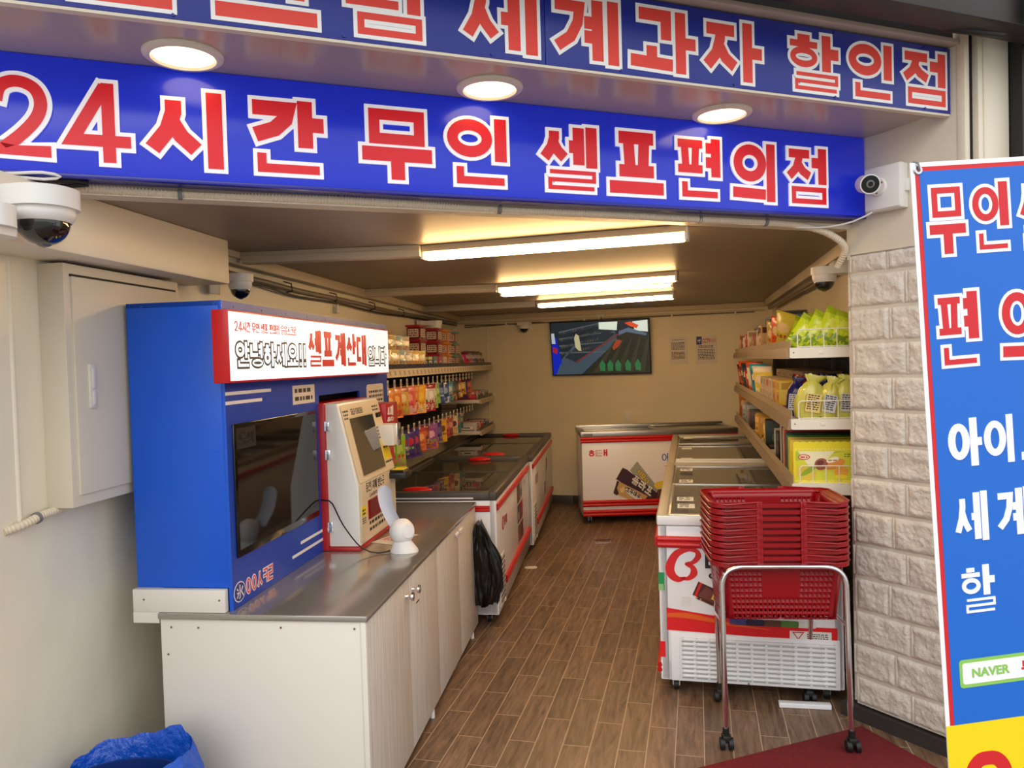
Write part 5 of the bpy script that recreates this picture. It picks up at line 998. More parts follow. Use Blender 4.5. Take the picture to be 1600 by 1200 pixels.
for i, c in enumerate(row1):
    h_ = [.215, .22, .20, .19, .20, .18, .21, .20, .215, .20, .17, .18, .19, .17, .18, .175, .17, .16, .19, .15][i]
    pouch('candy_pouch', '%s candy pouch, %s from the kiosk on the upper hooks' % (c[5], ORD[i]), 'candy bag', 'L', (-.575, 2.115 + i * .150, 1.487 - .03 - h_), [.155, .17, .15, .14, .17, .14, .17, .15, .18, .14, .12, .12, .13, .12, .12, .12, .12, .12, .12, .11][i], h_, .035, c[:5], 'pouches on the upper hooks', i * 3 + 1, rot=math.radians(90 - 28 + rnd.uniform(-8, 8)), tilt=math.radians(rnd.uniform(-6, 2)))
row2 = [((90, 150, 40), (130, 180, 60), (180, 120, 90), (200, 220, 140), (60, 110, 40), 'green topped'), ((110, 170, 40), (140, 190, 60), (190, 130, 100), (200, 210, 120), (190, 40, 40), 'leaf green and tan'), ((140, 190, 50), (150, 200, 60), (196, 140, 110), (190, 210, 110), (200, 50, 50), 'large green and tan'), ((60, 80, 150), (50, 60, 120), (190, 150, 90), (190, 40, 60), (220, 210, 200), 'blue and cream'),
        ((70, 40, 120), (56, 40, 130), (60, 40, 120), (200, 40, 60), (100, 180, 80), 'deep purple'), ((74, 44, 110), (60, 44, 140), (60, 50, 100), (210, 60, 80), (20, 20, 30), 'purple and black'), ((220, 110, 60), (200, 60, 70), (236, 140, 80), (240, 170, 100), (180, 50, 50), 'red and orange'), ((150, 60, 60), (120, 40, 50), (200, 150, 110), (190, 110, 90), (90, 30, 40), 'maroon'),
        ((150, 80, 150), (160, 96, 160), (200, 120, 50), (230, 180, 200), (110, 160, 60), 'lilac fruit'), ((90, 60, 120), (80, 50, 110), (110, 80, 130), (150, 110, 150), (60, 40, 90), 'dusky violet'), ((64, 56, 140), (56, 50, 130), (170, 150, 120), (110, 100, 170), (50, 40, 90), 'indigo'), ((226, 180, 50), (220, 170, 40), (230, 190, 60), (120, 70, 40), (70, 60, 40), 'mustard yellow'),
        ((160, 70, 60), (180, 90, 70), (190, 60, 60), (210, 120, 100), (120, 40, 40), 'brick red'), ((180, 90, 90), (170, 80, 80), (150, 50, 60), (216, 150, 140), (110, 40, 50), 'rose'), ((216, 200, 160), (206, 190, 150), (200, 150, 90), (90, 50, 60), (190, 120, 60), 'cream and brown'), ((50, 130, 150), (60, 110, 130), (60, 140, 100), (200, 60, 70), (40, 90, 140), 'turquoise'), ((60, 100, 90), (190, 150, 110), (50, 90, 110), (170, 140, 100), (40, 60, 60), 'sea green')]
for i, c in enumerate(row2):
    h_ = [.19, .20, .22, .16, .19, .20, .18, .15, .20, .16, .19, .19, .17, .17, .18, .17, .15][i]
    pouch('candy_pouch', '%s candy pouch, %s from the kiosk on the lower hooks' % (c[5], ORD[i]), 'candy bag', 'L', (-.575, 2.115 + i * .149, 1.177 - .03 - h_), [.15, .15, .17, .13, .19, .19, .15, .12, .19, .12, .15, .15, .12, .12, .15, .12, .12][i], h_, .035, c[:5], 'pouches on the lower hooks', i * 5 + 2, rot=math.radians(90 - 28 + rnd.uniform(-8, 8)), tilt=math.radians(rnd.uniform(-6, 2)))
# top shelf of the left rack
k = 0
for lvl, zz in ((0, 1.579), (1, 1.685)):
    for i, (u, c, nm) in enumerate(((2.14, (214, 196, 130), 'yellow'), (2.31, (204, 184, 120), 'straw'), (2.48, (150, 176, 176), 'pale blue'), (2.65, (196, 180, 150), 'beige'), (2.84, (226, 180, 100), 'amber'), (3.02, (226, 206, 120), 'lemon'))):
        if lvl and i > 3: continue
        pouch('gummy_bag', '%s gummy bag standing in the %s tier, %s from the kiosk sign' % (nm, 'upper' if lvl else 'front lower', ORD[i]), 'candy bag', 'L', (-.555 - .02 * lvl, u, zz), .155, .125 if lvl == 0 else .115, .06, (c, tuple(min(255, v + 20) for v in c), (196, 150, 110), (236, 226, 200), (170, 120, 90)), 'gummy bags on the left top shelf', 40 + i + 9 * lvl, rot=math.radians(90 - 20))
pouch('gummy_bag', 'orange topped gummy bag behind the pale bags beside the kiosk sign', 'candy bag', 'L', (-.70, 2.62, 1.685), .13, .15, .06, ((230, 120, 40), (236, 130, 40), (226, 110, 50), (240, 190, 120), (190, 80, 40)), 'gummy bags on the left top shelf', 61, rot=math.radians(70))
BK = [((40, 44, 48), (220, 214, 120), (230, 226, 210), (30, 30, 34)), ((84, 96, 110), (110, 120, 130), (200, 200, 206), (60, 66, 76)), ((150, 60, 60), (170, 80, 76), (210, 180, 170), (110, 40, 44)), ((170, 150, 136), (190, 176, 160), (200, 186, 170), (140, 110, 100))]
for i, c in enumerate(BK): carton('snack_box', '%s small snack box on the left top shelf before the red tubs' % ('black', 'slate blue', 'dull red', 'beige')[i], 'box', 'L', (-.555, 3.27 + i * .175, 1.579), .04, .14, .088, c, 'small boxes below the tubs')
def tub(label, u, x, z, lid, body, src=None):
    if src: return dup(src, 'L', (x, u, z), label)
    t = thing('snack_tub', label, 'tub', 'L', (x, u, z), 'stacked snack tubs', rel=True)
    q = MB(); bm = bmesh.new(); bmesh.ops.create_cube(bm, size=1)
    for v in bm.verts: s_ = .115 if v.co.z > 0 else .102; v.co = Vector((v.co.x * 2 * s_ * .5, v.co.y * 2 * s_ * .78, (v.co.z + .5) * .098))
    bmesh.ops.bevel(bm, geom=bm.edges[:], offset=.01, segments=2, affect='EDGES'); q.bmadd(bm, foil(body)); q.build('tub_body', t)
    q = MB(); q.box((-.062, -.096, .094), (.062, .096, .112), foil(lid), .005); q.build('lid', t)
    q = MB()
    for T, ww in ((faceN(-.05, -.0895, 0), .1), (faceN(.0572, -.08, 0, 'y'), .16)): q.prism(rrect(ww * .82, .062, .005, cx=ww / 2, cy=.048), -.004, .001, C((214, 196, 176), .45), T); textlines(q, ww * .15, .062, ww * .7, 3, .018, C((120, 60, 50), .5), T, 4, .0014)
    q.build('label', t); return t
RDL, RDB = (170, 18, 34), (130, 30, 30); ORL, ORB = (226, 140, 40), (214, 130, 60); TEL, TEB = (90, 160, 160), (150, 110, 90)
tr = to = te = None
for lvl in range(3):
    ln = ('bottom', 'middle', 'top')[lvl]; z = 1.579 + lvl * .113
    a = tub('red-lidded snack tub, %s of the column nearer the kiosk' % ln, 3.50, -.70, z, RDL, RDB, tr); tr = tr or a
    tub('red-lidded snack tub, %s of the column beside the orange tubs' % ln, 4.06 + .05, -.70, z, RDL, RDB, tr)
    a = tub('orange-lidded snack tub, %s of its column' % ln, 4.50, -.70, z, ORL, ORB, to); to = to or a
    a = tub('teal-lidded snack tub, %s of its column' % ln, 4.86, -.70, z, TEL, TEB, te); te = te or a
SN = [((200, 40, 110), 'magenta'), ((190, 110, 130), 'rose'), ((60, 110, 150), 'steel blue'), ((50, 60, 70), 'black'), ((150, 70, 60), 'rust'), ((96, 60, 50), 'brown'), ((110, 90, 80), 'taupe')]
for i, (c, nm) in enumerate(SN): pouch('snack_pouch', '%s snack pouch leaning at the far end of the left top shelf' % nm, 'snack bag', 'L', (-.60, 5.18 + i * .135, 1.579), .17, .15 + .01 * (i % 2), .05, (c, tuple(v // 2 + 20 for v in c), c, (200, 190, 180), tuple(v // 2 for v in c)), 'snack pouches at the far left', 70 + i, rot=math.radians(75), tilt=math.radians(-16))
for zi, (z, nm) in enumerate(((1.228, 'upper'), (.905, 'lower'))):
    for i in range(9):
        c = [(200, 30, 36), (200, 196, 190), (60, 80, 100), (190, 60, 60), (40, 44, 60), (196, 180, 160), (90, 140, 160), (170, 40, 50), (60, 60, 66)][(i * (1 + zi) + zi) % 9]; cn = {(200, 30, 36): 'red', (200, 196, 190): 'white', (60, 80, 100): 'navy', (190, 60, 60): 'coral', (40, 44, 60): 'black', (196, 180, 160): 'beige', (90, 140, 160): 'blue', (170, 40, 50): 'crimson', (60, 60, 66): 'charcoal'}[c]
        carton('candy_box', '%s candy box, %s in the small far-left %s shelf' % (cn, ORD[i], nm), 'box', 'L', (-.66, 5.33 + i * .092, z), .20, .07, .085 - .01 * (i % 3), (c, (210, 200, 190), tuple(min(255, v + 40) for v in c), (60, 50, 50)), 'boxes on the %s far-left shelf' % nm)
# ================================================================ right shelving
SHM = mat('shelf_cream_metal', (232, 226, 210), .35); RDK = mat('taupe_price_rail', (150, 130, 106), .45)
t = thing('snack_shelving', 'cream metal snack shelving with wire end guards over the right freezers', 'shelving', 'S', (.97, 2, .9))
q = MB()
for u in [-.20 + .035 * i for i in range(118)]: q.box((.955, u, .90), (.959, u + .004, 1.60), mat('grey_wire', (110, 108, 104), .4, .3))
q.box((.9605, -.26, .88), (.972, 4.0, 1.62), mat('dark_rack_back', (60, 56, 50), .6)); q.build('wire_back', t)
for u in (-.26, .8, 1.86, 2.92, 3.98): q = MB(); q.box((.935, u - .012, .86), (.972, u + .012, 1.66), GREYP, .003); q.build('upright', t)
for z in (1.618, 1.292, .995):
    q = MB(); q.box((.58, -.27, z), (.955, 4.0, z + .012), SHM, .002); q.build('shelf_board', t)
    for a, b2 in ((-.275, .93), (.935, 2.15), (2.155, 3.2), (3.205, 4.02)): price_rail(t, .56, a, b2, z - .038, .05, -1, True, RDK, .10, 0)
    q = MB(); q.box((.580, -.27, z + .01), (.583, 4.0, z + .05), mat('taupe_fence', (170, 152, 126), .4)); q.build('front_fence', t)
    q = MB(); q.prism([(.575, z + .012), (.575, z - .032), (.585, z - .036), (.90, z - .036), (.96, z - .12), (.965, z + .012)], .270, .284, SHM, RX); q.box((.70, -.286, z - .02), (.72, -.284, z - .005), SHM, .001); q.cyl((.592, -.284, z - .010), (.592, -.2855, z - .010), .0035, GREYP, 8); q.build('end_plate', t)
    q = MB(); g = .0028; zt = z + .094
    q.tube([(.612, -.268, z + .01), (.612, -.268, zt - .012), (.616, -.268, zt - .004), (.624, -.268, zt), (.93, -.268, zt)], g, SHM, 8)
    for x in (.668, .724, .78, .836, .892): q.tube([(x, -.268, z + .01), (x, -.268, zt)], g * .8, SHM, 6)
    q.tube([(.612, -.268, z + .016), (.93, -.268, z + .016)], g * .8, SHM, 6); q.build('wire_guard', t)
# top shelf
z = 1.631
LIME = ((196, 214, 30), (170, 190, 30), (120, 150, 30), (226, 232, 90), (214, 224, 60))
for i in range(10):
    x = .66 + (i % 2) * .14 if i >= 4 else .612 + i * .062
    u = -.20 if i < 4 else -.02 + (i - 4) * .10
    lb = '%s yellow-green snack bag leaning behind the top wire guard' % ORD[i] if i < 4 else '%s bag in the rear rows of yellow-green snack bags' % ORD[i - 4]
    pouch('snack_bag', lb, 'snack bag', 'S', (x, u, z), .115, .165 + .012 * (i % 3), .05, LIME if i not in (5, 8) else ((190, 160, 60), (40, 110, 180), (200, 170, 60), (226, 200, 90), (160, 120, 40)), 'yellow-green snack bags', 90 + i, rot=math.radians(12 if i < 4 else 20), lean=math.radians(36 - 5 * (i % 4)), tilt=math.radians(-8))
for i, (c, nm) in enumerate((((214, 200, 60), 'pale gold'), ((226, 190, 60), 'golden'), ((240, 90, 30), 'bright orange'), ((226, 120, 50), 'orange'), ((200, 170, 90), 'sand coloured'), ((180, 130, 70), 'bronze'))):
    pouch('snack_bag', '%s snack bag in the middle of the right top shelf' % nm, 'snack bag', 'S', (.65 + .03 * (i % 2), .52 + i * .14, z), .15, .21 - .008 * i, .05, (c, (40, 120, 180) if i in (1, 3) else c, c, (236, 210, 150), (170, 80, 40)), 'orange and gold snack bags', 110 + i, rot=math.radians(-55), lean=math.radians(14), tilt=math.radians(10))
BX = [((190, 160, 120), (90, 40, 30), (214, 190, 150), (120, 60, 40), 'tan and brown'), ((200, 180, 150), (60, 30, 30), (220, 200, 170), (90, 40, 30), 'ivory striped'), ((150, 90, 60), (200, 60, 50), (220, 190, 160), (90, 40, 30), 'chestnut'), ((190, 150, 110), (220, 210, 200), (200, 60, 50), (90, 60, 40), 'peach'),
      ((206, 190, 150), (160, 130, 90), (226, 210, 180), (120, 90, 60), 'cream'), ((170, 30, 30), (220, 200, 180), (200, 60, 50), (240, 220, 200), 'red'), ((210, 196, 170), (190, 170, 140), (230, 220, 200), (160, 120, 90), 'pale'), ((120, 30, 30), (200, 160, 80), (210, 180, 120), (90, 30, 30), 'maroon'), ((196, 150, 90), (110, 60, 30), (230, 200, 140), (90, 50, 30), 'caramel')]
for i, c in enumerate(BX): carton('biscuit_box', '%s biscuit box standing in the far part of the right top shelf' % c[4], 'box', 'S', (.68, 1.50 + i * .27, z), .16, .10 + .03 * (i % 3), .17 - .02 * (i % 4), c[:4], 'biscuit boxes on the right top shelf', rot=math.radians(rnd.uniform(-6, 6)))
for i, (x, u, zz, a, b2, h_, nm, cc) in enumerate(((.82, 1.5, z, .16, .26, .17, 'silver box lying at the back of the right top shelf, nearest', (150, 152, 158)), (.82, 1.6, z + .174, .16, .34, .09, 'long silver box stacked highest on the right top shelf', (130, 132, 140)), (.82, 2.05, z, .16, .28, .17, 'brown patterned box behind the biscuit boxes, right top shelf', (170, 130, 96)), (.82, 2.45, z, .16, .26, .27, 'tall silver box behind the biscuit boxes, right top shelf', (160, 162, 170)), (.80, 3.0, z, .2, .3, .22, 'grey box toward the far end of the right top shelf', (150, 148, 146)))):
    carton('snack_carton', nm, 'box', 'S', (x, u, zz), a, b2, h_, (cc, (60, 62, 80), (190, 190, 194), (90, 90, 100)), 'larger cartons at the back of the right top shelf')
# middle shelf
z = 1.305
def twistpack(label, x, u, h_, c, c2, seed, lean, rot, w_=.105):
    t = thing('bread_pack', label, 'snack bag', 'S', (x, u, z), 'upright bread packs', rel=True); t.rotation_euler = (Matrix.Rotation(-math.radians(13) + rot, 4, 'Z') @ Matrix.Rotation(lean, 4, 'Y')).to_euler()
    q = MB(); pf = [(0, 0, w_ * .46, .030, 0), (0, 0, w_ * .5, .036, .02), (0, 0, w_ * .52, .04, h_ * .35), (0, 0, w_ * .48, .037, h_ * .62), (0, 0, w_ * .36, .025, h_ * .76), (0, 0, w_ * .2, .012, h_ * .84), (.004, 0, w_ * .34, .016, h_ * .93), (.01, 0, w_ * .46, .012, h_)]
    crumple(q, pf, 36, foil(c), seed, .2); q.build('wrapper', t, smooth=50)
    q = MB(); T = faceN(0, -.0435, 0); q.prism(rrect(w_ * .55, h_ * .42, .004, cx=w_ * .03, cy=h_ * .36), -.006, .001, foil(c2), T); textlines(q, -w_ * .2, h_ * .52, w_ * .45, 7, h_ * .052, INK, T, int(seed * 3), .0014); q.build('label', t); return t
YB, YL = (196, 190, 84), (190, 190, 190)
twistpack('yellow bread pack with blue lettering, leftmost behind the middle shelf guard', .655, -.215, .20, YB, (226, 196, 110), 1.2, math.radians(10), .15, .12)
twistpack('yellow bread pack with a barcode label, centre of the middle shelf guard', .735, -.21, .19, YB, YL, 2.2, math.radians(12), -.1, .10)
twistpack('yellow bread pack standing nearest the brick pier on the middle shelf', .815, -.21, .195, (200, 196, 90), YL, 3.2, math.radians(4), 0, .10)
twistpack('navy bread pack with a white label at the left front of the middle shelf', .625, -.05, .185, (16, 26, 96), (200, 200, 206), 4.2, math.radians(5), -.5, .085)
twistpack('red-topped dark bread pack behind the navy one on the middle shelf', .65, .10, .19, (170, 24, 28), (190, 150, 60), 5.2, math.radians(6), -.6, .10)
twistpack('navy and red bread pack in the second row of the middle shelf', .77, .02, .195, (24, 30, 90), (170, 30, 40), 6.1, math.radians(3), 0, .10)
twistpack('brown bread pack in the second row of the middle shelf beside the pier', .86, .0, .19, (150, 120, 60), (120, 40, 40), 7.3, 0, 0, .10)
MX = [((226, 196, 60), (200, 160, 60), (190, 140, 90), (160, 60, 40), 'yellow'), ((214, 170, 60), (180, 120, 60), (190, 130, 90), (150, 60, 40), 'mustard'), ((206, 190, 160), (190, 170, 140), (200, 180, 150), (150, 120, 90), 'ivory'), ((200, 184, 160), (200, 60, 50), (210, 190, 170), (160, 130, 100), 'ivory and red'), ((190, 176, 154), (170, 150, 120), (200, 186, 166), (140, 120, 90), 'pale grey-brown'), ((196, 178, 150), (150, 130, 110), (206, 190, 170), (120, 100, 80), 'stone')]
for i, c in enumerate(MX): carton('biscuit_box', '%s biscuit box in the row on the right middle shelf' % c[4], 'box', 'S', (.68, .42 + i * .19, z), .17, .15, .155, c[:4], 'biscuit boxes on the right middle shelf')
for i in range(4): carton('flat_biscuit_box', 'flat patterned box atop the middle shelf row, %s from the pier' % ORD[i], 'box', 'S', (.80, .42 + i * .30, z + .158), .2, .28, .045, ((150, 130, 100), (110, 90, 70), (60, 50, 60), (120, 80, 60)), 'flat boxes on top of the middle row')
MP = [((226, 210, 80), 'yellow and white snack bag beside the blue ribbon pack, right middle shelf', (236, 230, 210)), ((30, 130, 180), 'bright blue snack bag in the right middle shelf', (40, 160, 190)), ((236, 226, 190), 'cream snack bag in the right middle shelf', (226, 90, 40)), ((180, 30, 36), 'dark red snack bag in the right middle shelf', (60, 40, 90)), ((20, 80, 80), 'deep teal snack bag in the right middle shelf', (20, 60, 60)), ((110, 30, 26), 'maroon snack bag with an orange top in the right middle shelf', (230, 80, 30)), ((200, 60, 40), 'orange-red snack bag at the far end of the right middle shelf', (90, 30, 30))]
for i, (c, lb, c2) in enumerate(MP): pouch('snack_bag', lb, 'snack bag', 'S', (.65, 1.70 + i * .30, z), .20, .22 + .015 * (i % 3), .06, (c, c2, c2, (236, 220, 190), c), 'snack bags on the right middle shelf', 130 + i, rot=math.radians(-55), tilt=math.radians(8))
# bottom shelf: yellow gift box with a scalloped top, cartons behind it
z = 1.008
t = thing('gift_box', 'large yellow snack gift box with a scalloped top behind the lowest wire guard', 'box', 'S', (.73, -.23, z))
q = MB(); YG = C((240, 222, 40), .4); x0, x1, zt = .588, .912, z + .185; pl = [(x0, z), (x1, z), (x1, zt)]
ns = 11
for i in range(ns):
    for k in range(6): f = (i + k / 6) / ns; pl.append((x1 - (x1 - x0) * f, zt + .006 * math.sin(PI * (k / 6))))
pl.append((x0, zt)); q.prism(pl, .235, .239, YG, RX); q.box((x0, -.235, z), (x1, -.17, z + .15), YG, .002); q.build('box_body', t)
q = MB(); T = faceN(0, -.239, 0); q.prism([(x0 + .01, z + .012), (x1 - .004, z + .012), (x1 - .004, z + .145), (x0 + .01, z + .145)], 0, .0005, C((214, 216, 60), .4), T); q.prism([(x0 + .01, z + .10), (x0 + .22, z + .145), (x0 + .01, z + .145)], 0, .0009, C((180, 200, 60), .4), T); q.prism([(x0 + .02, z + .145), (x0 + .18, z + .145), (x0 + .10, z + .06), (x0 + .07, z + .07)], 0, .0012, C((240, 232, 190), .4), T)
def oval(cx, cy, rx, ry, m, d, n=24, rot=0): q.prism([(cx + rx * math.cos(a) * math.cos(rot) - ry * math.sin(a) * math.sin(rot), cy + rx * math.cos(a) * math.sin(rot) + ry * math.sin(a) * math.cos(rot)) for a in [2 * PI * i / n for i in range(n)]], 0, d, m, T)
oval(x0 + .046, z + .118, .026, .013, C((206, 60, 40), .4), .0016); oval(x0 + .046, z + .118, .021, .009, C((240, 230, 200), .4), .002); textlines(q, x0 + .031, z + .115, .03, 1, .012, RI, T, 2, .0024)
oval(x0 + .055, z + .045, .045, .033, C((226, 200, 70), .4), .0016, rot=-.4); oval(x0 + .065, z + .055, .04, .012, C((150, 180, 50), .4), .002, rot=.6); oval(x0 + .12, z + .085, .03, .027, C((160, 90, 70), .4), .0016, rot=.5); oval(x0 + .115, z + .09, .018, .012, C((110, 50, 40), .4), .002, rot=.5)
oval(x0 + .18, z + .085, .045, .02, C((226, 150, 60), .4), .0015, rot=.4); oval(x0 + .17, z + .105, .028, .011, C((246, 244, 230), .4), .002, rot=.3); textlines(q, x0 + .15, z + .100, .045, 1, .012, C((170, 120, 40), .4), T, 6, .0026)
oval(x0 + .205, z + .05, .030, .028, C((236, 170, 70), .4), .002); oval(x0 + .205, z + .028, .026, .010, C((240, 220, 40), .4), .0024); oval(x0 + .265, z + .055, .018, .014, C((245, 245, 245), .4), .002); oval(x0 + .27, z + .035, .024, .010, C((50, 150, 60), .4), .0024); oval(x0 + .29, z + .06, .014, .012, C((200, 30, 40), .4), .0026); textlines(q, x0 + .22, z + .128, .09, 2, .010, C((90, 130, 40), .4), T, 8, .001)
for i in range(20): q.prism([(x0 + .008 + i * .0158, z + .152), (x0 + .016 + i * .0158, z + .152), (x0 + .016 + i * .0158, z + .156), (x0 + .008 + i * .0158, z + .156)], 0, .0006, C((246, 240, 160), .4), T); q.prism([(x0 + .008 + i * .0158, z + .006), (x0 + .016 + i * .0158, z + .006), (x0 + .016 + i * .0158, z + .009), (x0 + .008 + i * .0158, z + .009)], 0, .0006, C((246, 240, 160), .4), T)
q.build('printed_front', t, smooth=0)
BT = [((226, 200, 40), .04, 'yellow'), ((200, 196, 60), .03, 'olive yellow'), ((30, 120, 60), .05, 'green'), ((30, 60, 40), .03, 'dark green'), ((190, 24, 34), .05, 'red'), ((200, 190, 170), .03, 'cream'), ((90, 60, 50), .05, 'brown'), ((190, 180, 160), .05, 'grey-beige')]
u = -.155
for i, (c, d_, nm) in enumerate(BT):
    carton('gift_carton', 'tall %s carton standing behind the yellow gift box' % nm, 'box', 'S', (.74, u + d_ / 2, z), .31, d_ - .004, .19 + .006 * i, (c, c, c, c), 'cartons behind the gift box'); u += d_ + .012
B3 = [((20, 24, 22), 'black', .17), ((200, 196, 186), 'white', .15), ((16, 30, 20), 'black and green', .18), ((226, 190, 90), 'buff', .13), ((196, 150, 60), 'ochre', .16), ((206, 170, 80), 'gold', .15), ((60, 50, 40), 'dark brown', .16), ((190, 30, 40), 'scarlet', .12), ((150, 160, 170), 'blue-grey', .17), ((170, 110, 60), 'brown', .14)]
for i, (c, nm, h_) in enumerate(B3): carton('snack_carton', '%s carton further along the right bottom shelf' % nm, 'box', 'S', (.69 + .02 * (i % 2), .50 + i * .33, z), .19, .10 + .04 * (i % 3), h_, (c, tuple(min(255, v + 50) for v in c), (60, 110, 60) if i == 2 else tuple(min(255, v + 30) for v in c), (90, 60, 40)), 'cartons on the right bottom shelf', rot=math.radians(rnd.uniform(-8, 8)))
pouch('snack_bag', 'orange snack bag at the far end of the right bottom shelf', 'snack bag', 'S', (.66, 3.85, z), .18, .22, .05, ((190, 100, 40), (200, 120, 40), (170, 80, 30), (230, 200, 150), (120, 50, 30)), None, 151, rot=math.radians(-50))
# ================================================================ basket stack on a chrome trolley
BRD = mat('basket_red_plastic', (150, 9, 20), .3, spec=.5)
def wall_grid(q, p00, p10, p11, p01, nx, ny, solid, m, fx=.58, fz=.62):
    P = lambda u, v: (Vector(p00) * (1 - u) + Vector(p10) * u) * (1 - v) + (Vector(p01) * (1 - u) + Vector(p11) * u) * v
    for j in range(ny):
        for i in range(nx):
            u0, u1, v0, v1 = i / nx, (i + 1) / nx, j / ny, (j + 1) / ny
            if solid(i, j): q.add([P(u0, v0), P(u1, v0), P(u1, v1), P(u0, v1)], [(0, 1, 2, 3)], m); continue
            a, b2 = u0 + (u1 - u0) * (1 - fx) / 2, u1 - (u1 - u0) * (1 - fx) / 2; c, d_ = v0 + (v1 - v0) * (1 - fz) / 2, v1 - (v1 - v0) * (1 - fz) / 2
            cx, cy = (b2 - a) * .3, (d_ - c) * .3
            O_ = [P(u0, v0), P(u1, v0), P(u1, v1), P(u0, v1)]; I_ = [P(a + cx, c), P(b2 - cx, c), P(b2, c + cy), P(b2, d_ - cy), P(b2 - cx, d_), P(a + cx, d_), P(a, d_ - cy), P(a, c + cy)]
            q.add(O_ + I_, [(0, 1, 5, 4), (1, 6, 5), (1, 2, 7, 6), (2, 8, 7), (2, 3, 9, 8), (3, 10, 9), (3, 0, 11, 10), (0, 4, 11)], m)
BT_W, BT_D, BB_W, BB_D, BHH = .555, .375, .455, .285, .245
def basket(label):
    t = thing('shopping_basket', label, 'basket', 'T', (0, .19, .5), 'stack of red shopping baskets', rel=True)
    q = MB(); a, b2 = BT_W / 2 - .03, BT_D / 2 - .025; c, d_ = BB_W / 2, BB_D / 2; zt = BHH - .012
    sf = lambda i, j: (8 <= i <= 15 and j >= 4) or j == 9 or i in (0, 23)
    ss = lambda i, j: (5 <= i <= 8 and j >= 5) or j == 9 or i in (0, 13)
    wall_grid(q, (-c + .02, -d_, .0), (c - .02, -d_, 0), (a - .015, -b2, zt), (-a + .015, -b2, zt), 24, 10, sf, BRD); wall_grid(q, (c - .02, d_, 0), (-c + .02, d_, 0), (-a + .015, b2, zt), (a - .015, b2, zt), 24, 10, sf, BRD)
    wall_grid(q, (c, -d_ + .02, 0), (c, d_ - .02, 0), (a, b2 - .015, zt), (a, -b2 + .015, zt), 14, 10, ss, BRD); wall_grid(q, (-c, d_ - .02, 0), (-c, -d_ + .02, 0), (-a, -b2 + .015, zt), (-a, b2 - .015, zt), 14, 10, ss, BRD)
    for sx_ in (1, -1):
        for sy_ in (1, -1): q.add([(sx_ * (c - .02), sy_ * d_, 0), (sx_ * (c - .006), sy_ * (d_ - .006), 0), (sx_ * c, sy_ * (d_ - .02), 0), (sx_ * a, sy_ * (b2 - .015), zt), (sx_ * (a - .004), sy_ * (b2 - .004), zt), (sx_ * (a - .015), sy_ * b2, zt)], [(0, 1, 4, 5), (1, 2, 3, 4)], BRD)
    wall_grid(q, (-c, -d_, .0), (c, -d_, 0), (c, d_, 0), (-c, d_, 0), 20, 12, lambda i, j: i % 5 == 0 or j % 4 == 0, BRD)
    o = weld(q.build('basket_body', t, smooth=0)); o.data.set_sharp_from_angle(angle=math.radians(35)); md = o.modifiers.new('thickness', 'SOLIDIFY'); md.thickness = .0022; md.offset = 0
    q = MB(); ro = rrect(BT_W, BT_D, .055, 6); ri = rrect(2 * a, 2 * b2, .03, 6); n = len(ro)
    for (A, B, z0_, z1_) in ((ri, ro, zt, BHH), (ro, ro, BHH, BHH - .016)):
        q.add([(x, y, z0_) for x, y in A] + [(x, y, z1_) for x, y in B], [(i, (i + 1) % n, n + (i + 1) % n, n + i) for i in range(n)], BRD)
    q.add([(x * 1.0, y, BHH - .016) for x, y in ro] + [(x * .985, y * .98, BHH - .016) for x, y in ro], [(i, (i + 1) % n, n + (i + 1) % n, n + i) for i in range(n)], BRD)
    o = weld(q.build('rim', t, smooth=0)); o.data.set_sharp_from_angle(angle=math.radians(45)); md = o.modifiers.new('thickness', 'SOLIDIFY'); md.thickness = .002; md.offset = 0
    for s_ in (-1, 1):     # folded handles resting on the rim: each half turned outward
        q = MB(); w2, d2 = BT_W / 2, BT_D / 2
        q.tube([(s_ * .085, -d2 - .002, BHH + .004), (s_ * .10, -d2 - .004, BHH + .006), (s_ * (w2 - .06), -d2 - .003, BHH - .002), (s_ * (w2 - .02), -d2 + .015, BHH + .0), (s_ * (w2 + .003), -d2 + .05, BHH + .002), (s_ * (w2 + .005), 0, BHH + .003), (s_ * (w2 + .003), d2 - .05, BHH + .002), (s_ * (w2 - .02), d2 - .015, BHH), (s_ * (w2 - .06), d2 + .003, BHH - .002), (s_ * .10, d2 + .004, BHH + .006), (s_ * .085, d2 + .002, BHH + .004)], .0048, BRD, 8)
        q.box((s_ * .075, -d2 - .007, BHH - .028), (s_ * .100, -d2 + .002, BHH + .010), BRD, .003); q.box((s_ * .075, d2 - .002, BHH - .028), (s_ * .100, d2 + .007, BHH + .010), BRD, .003); q.build('handle', t)
    return t
NB = 10; bk = None
for i in range(NB):
    z = .503 + i * .0272; nm = 'lowest red shopping basket of the stack, hanging in the trolley frame' if i == 0 else ('topmost red shopping basket of the stack, empty and open' if i == NB - 1 else 'red shopping basket, %s from the bottom of the stack' % ORD[i])
    if bk is None: bk = basket(nm); place(bk, 'T', (0, .19, z))
    else: dup(bk, 'T', (0, .19, z), nm)
t = thing('basket_trolley', 'chrome tube trolley with black castors carrying the red baskets', 'trolley', 'T', (0, .17, 0))
def arch(pts, r_, name, frame):
    S = []
    for i in range(1, len(pts) - 1):
        a, b2, c = Vector(pts[i - 1]), Vector(pts[i]), Vector(pts[i + 1]); R_ = .085; p0 = b2 + (a - b2).normalized() * R_; p1 = b2 + (c - b2).normalized() * R_
        for k in range(11): f = k / 10; S.append((1 - f) ** 2 * p0 + 2 * f * (1 - f) * b2 + f * f * p1)
    q = MB(); q.tube([Vector(pts[0])] + S + [Vector(pts[-1])], r_, STEEL, 16); return q.build(name, frame)
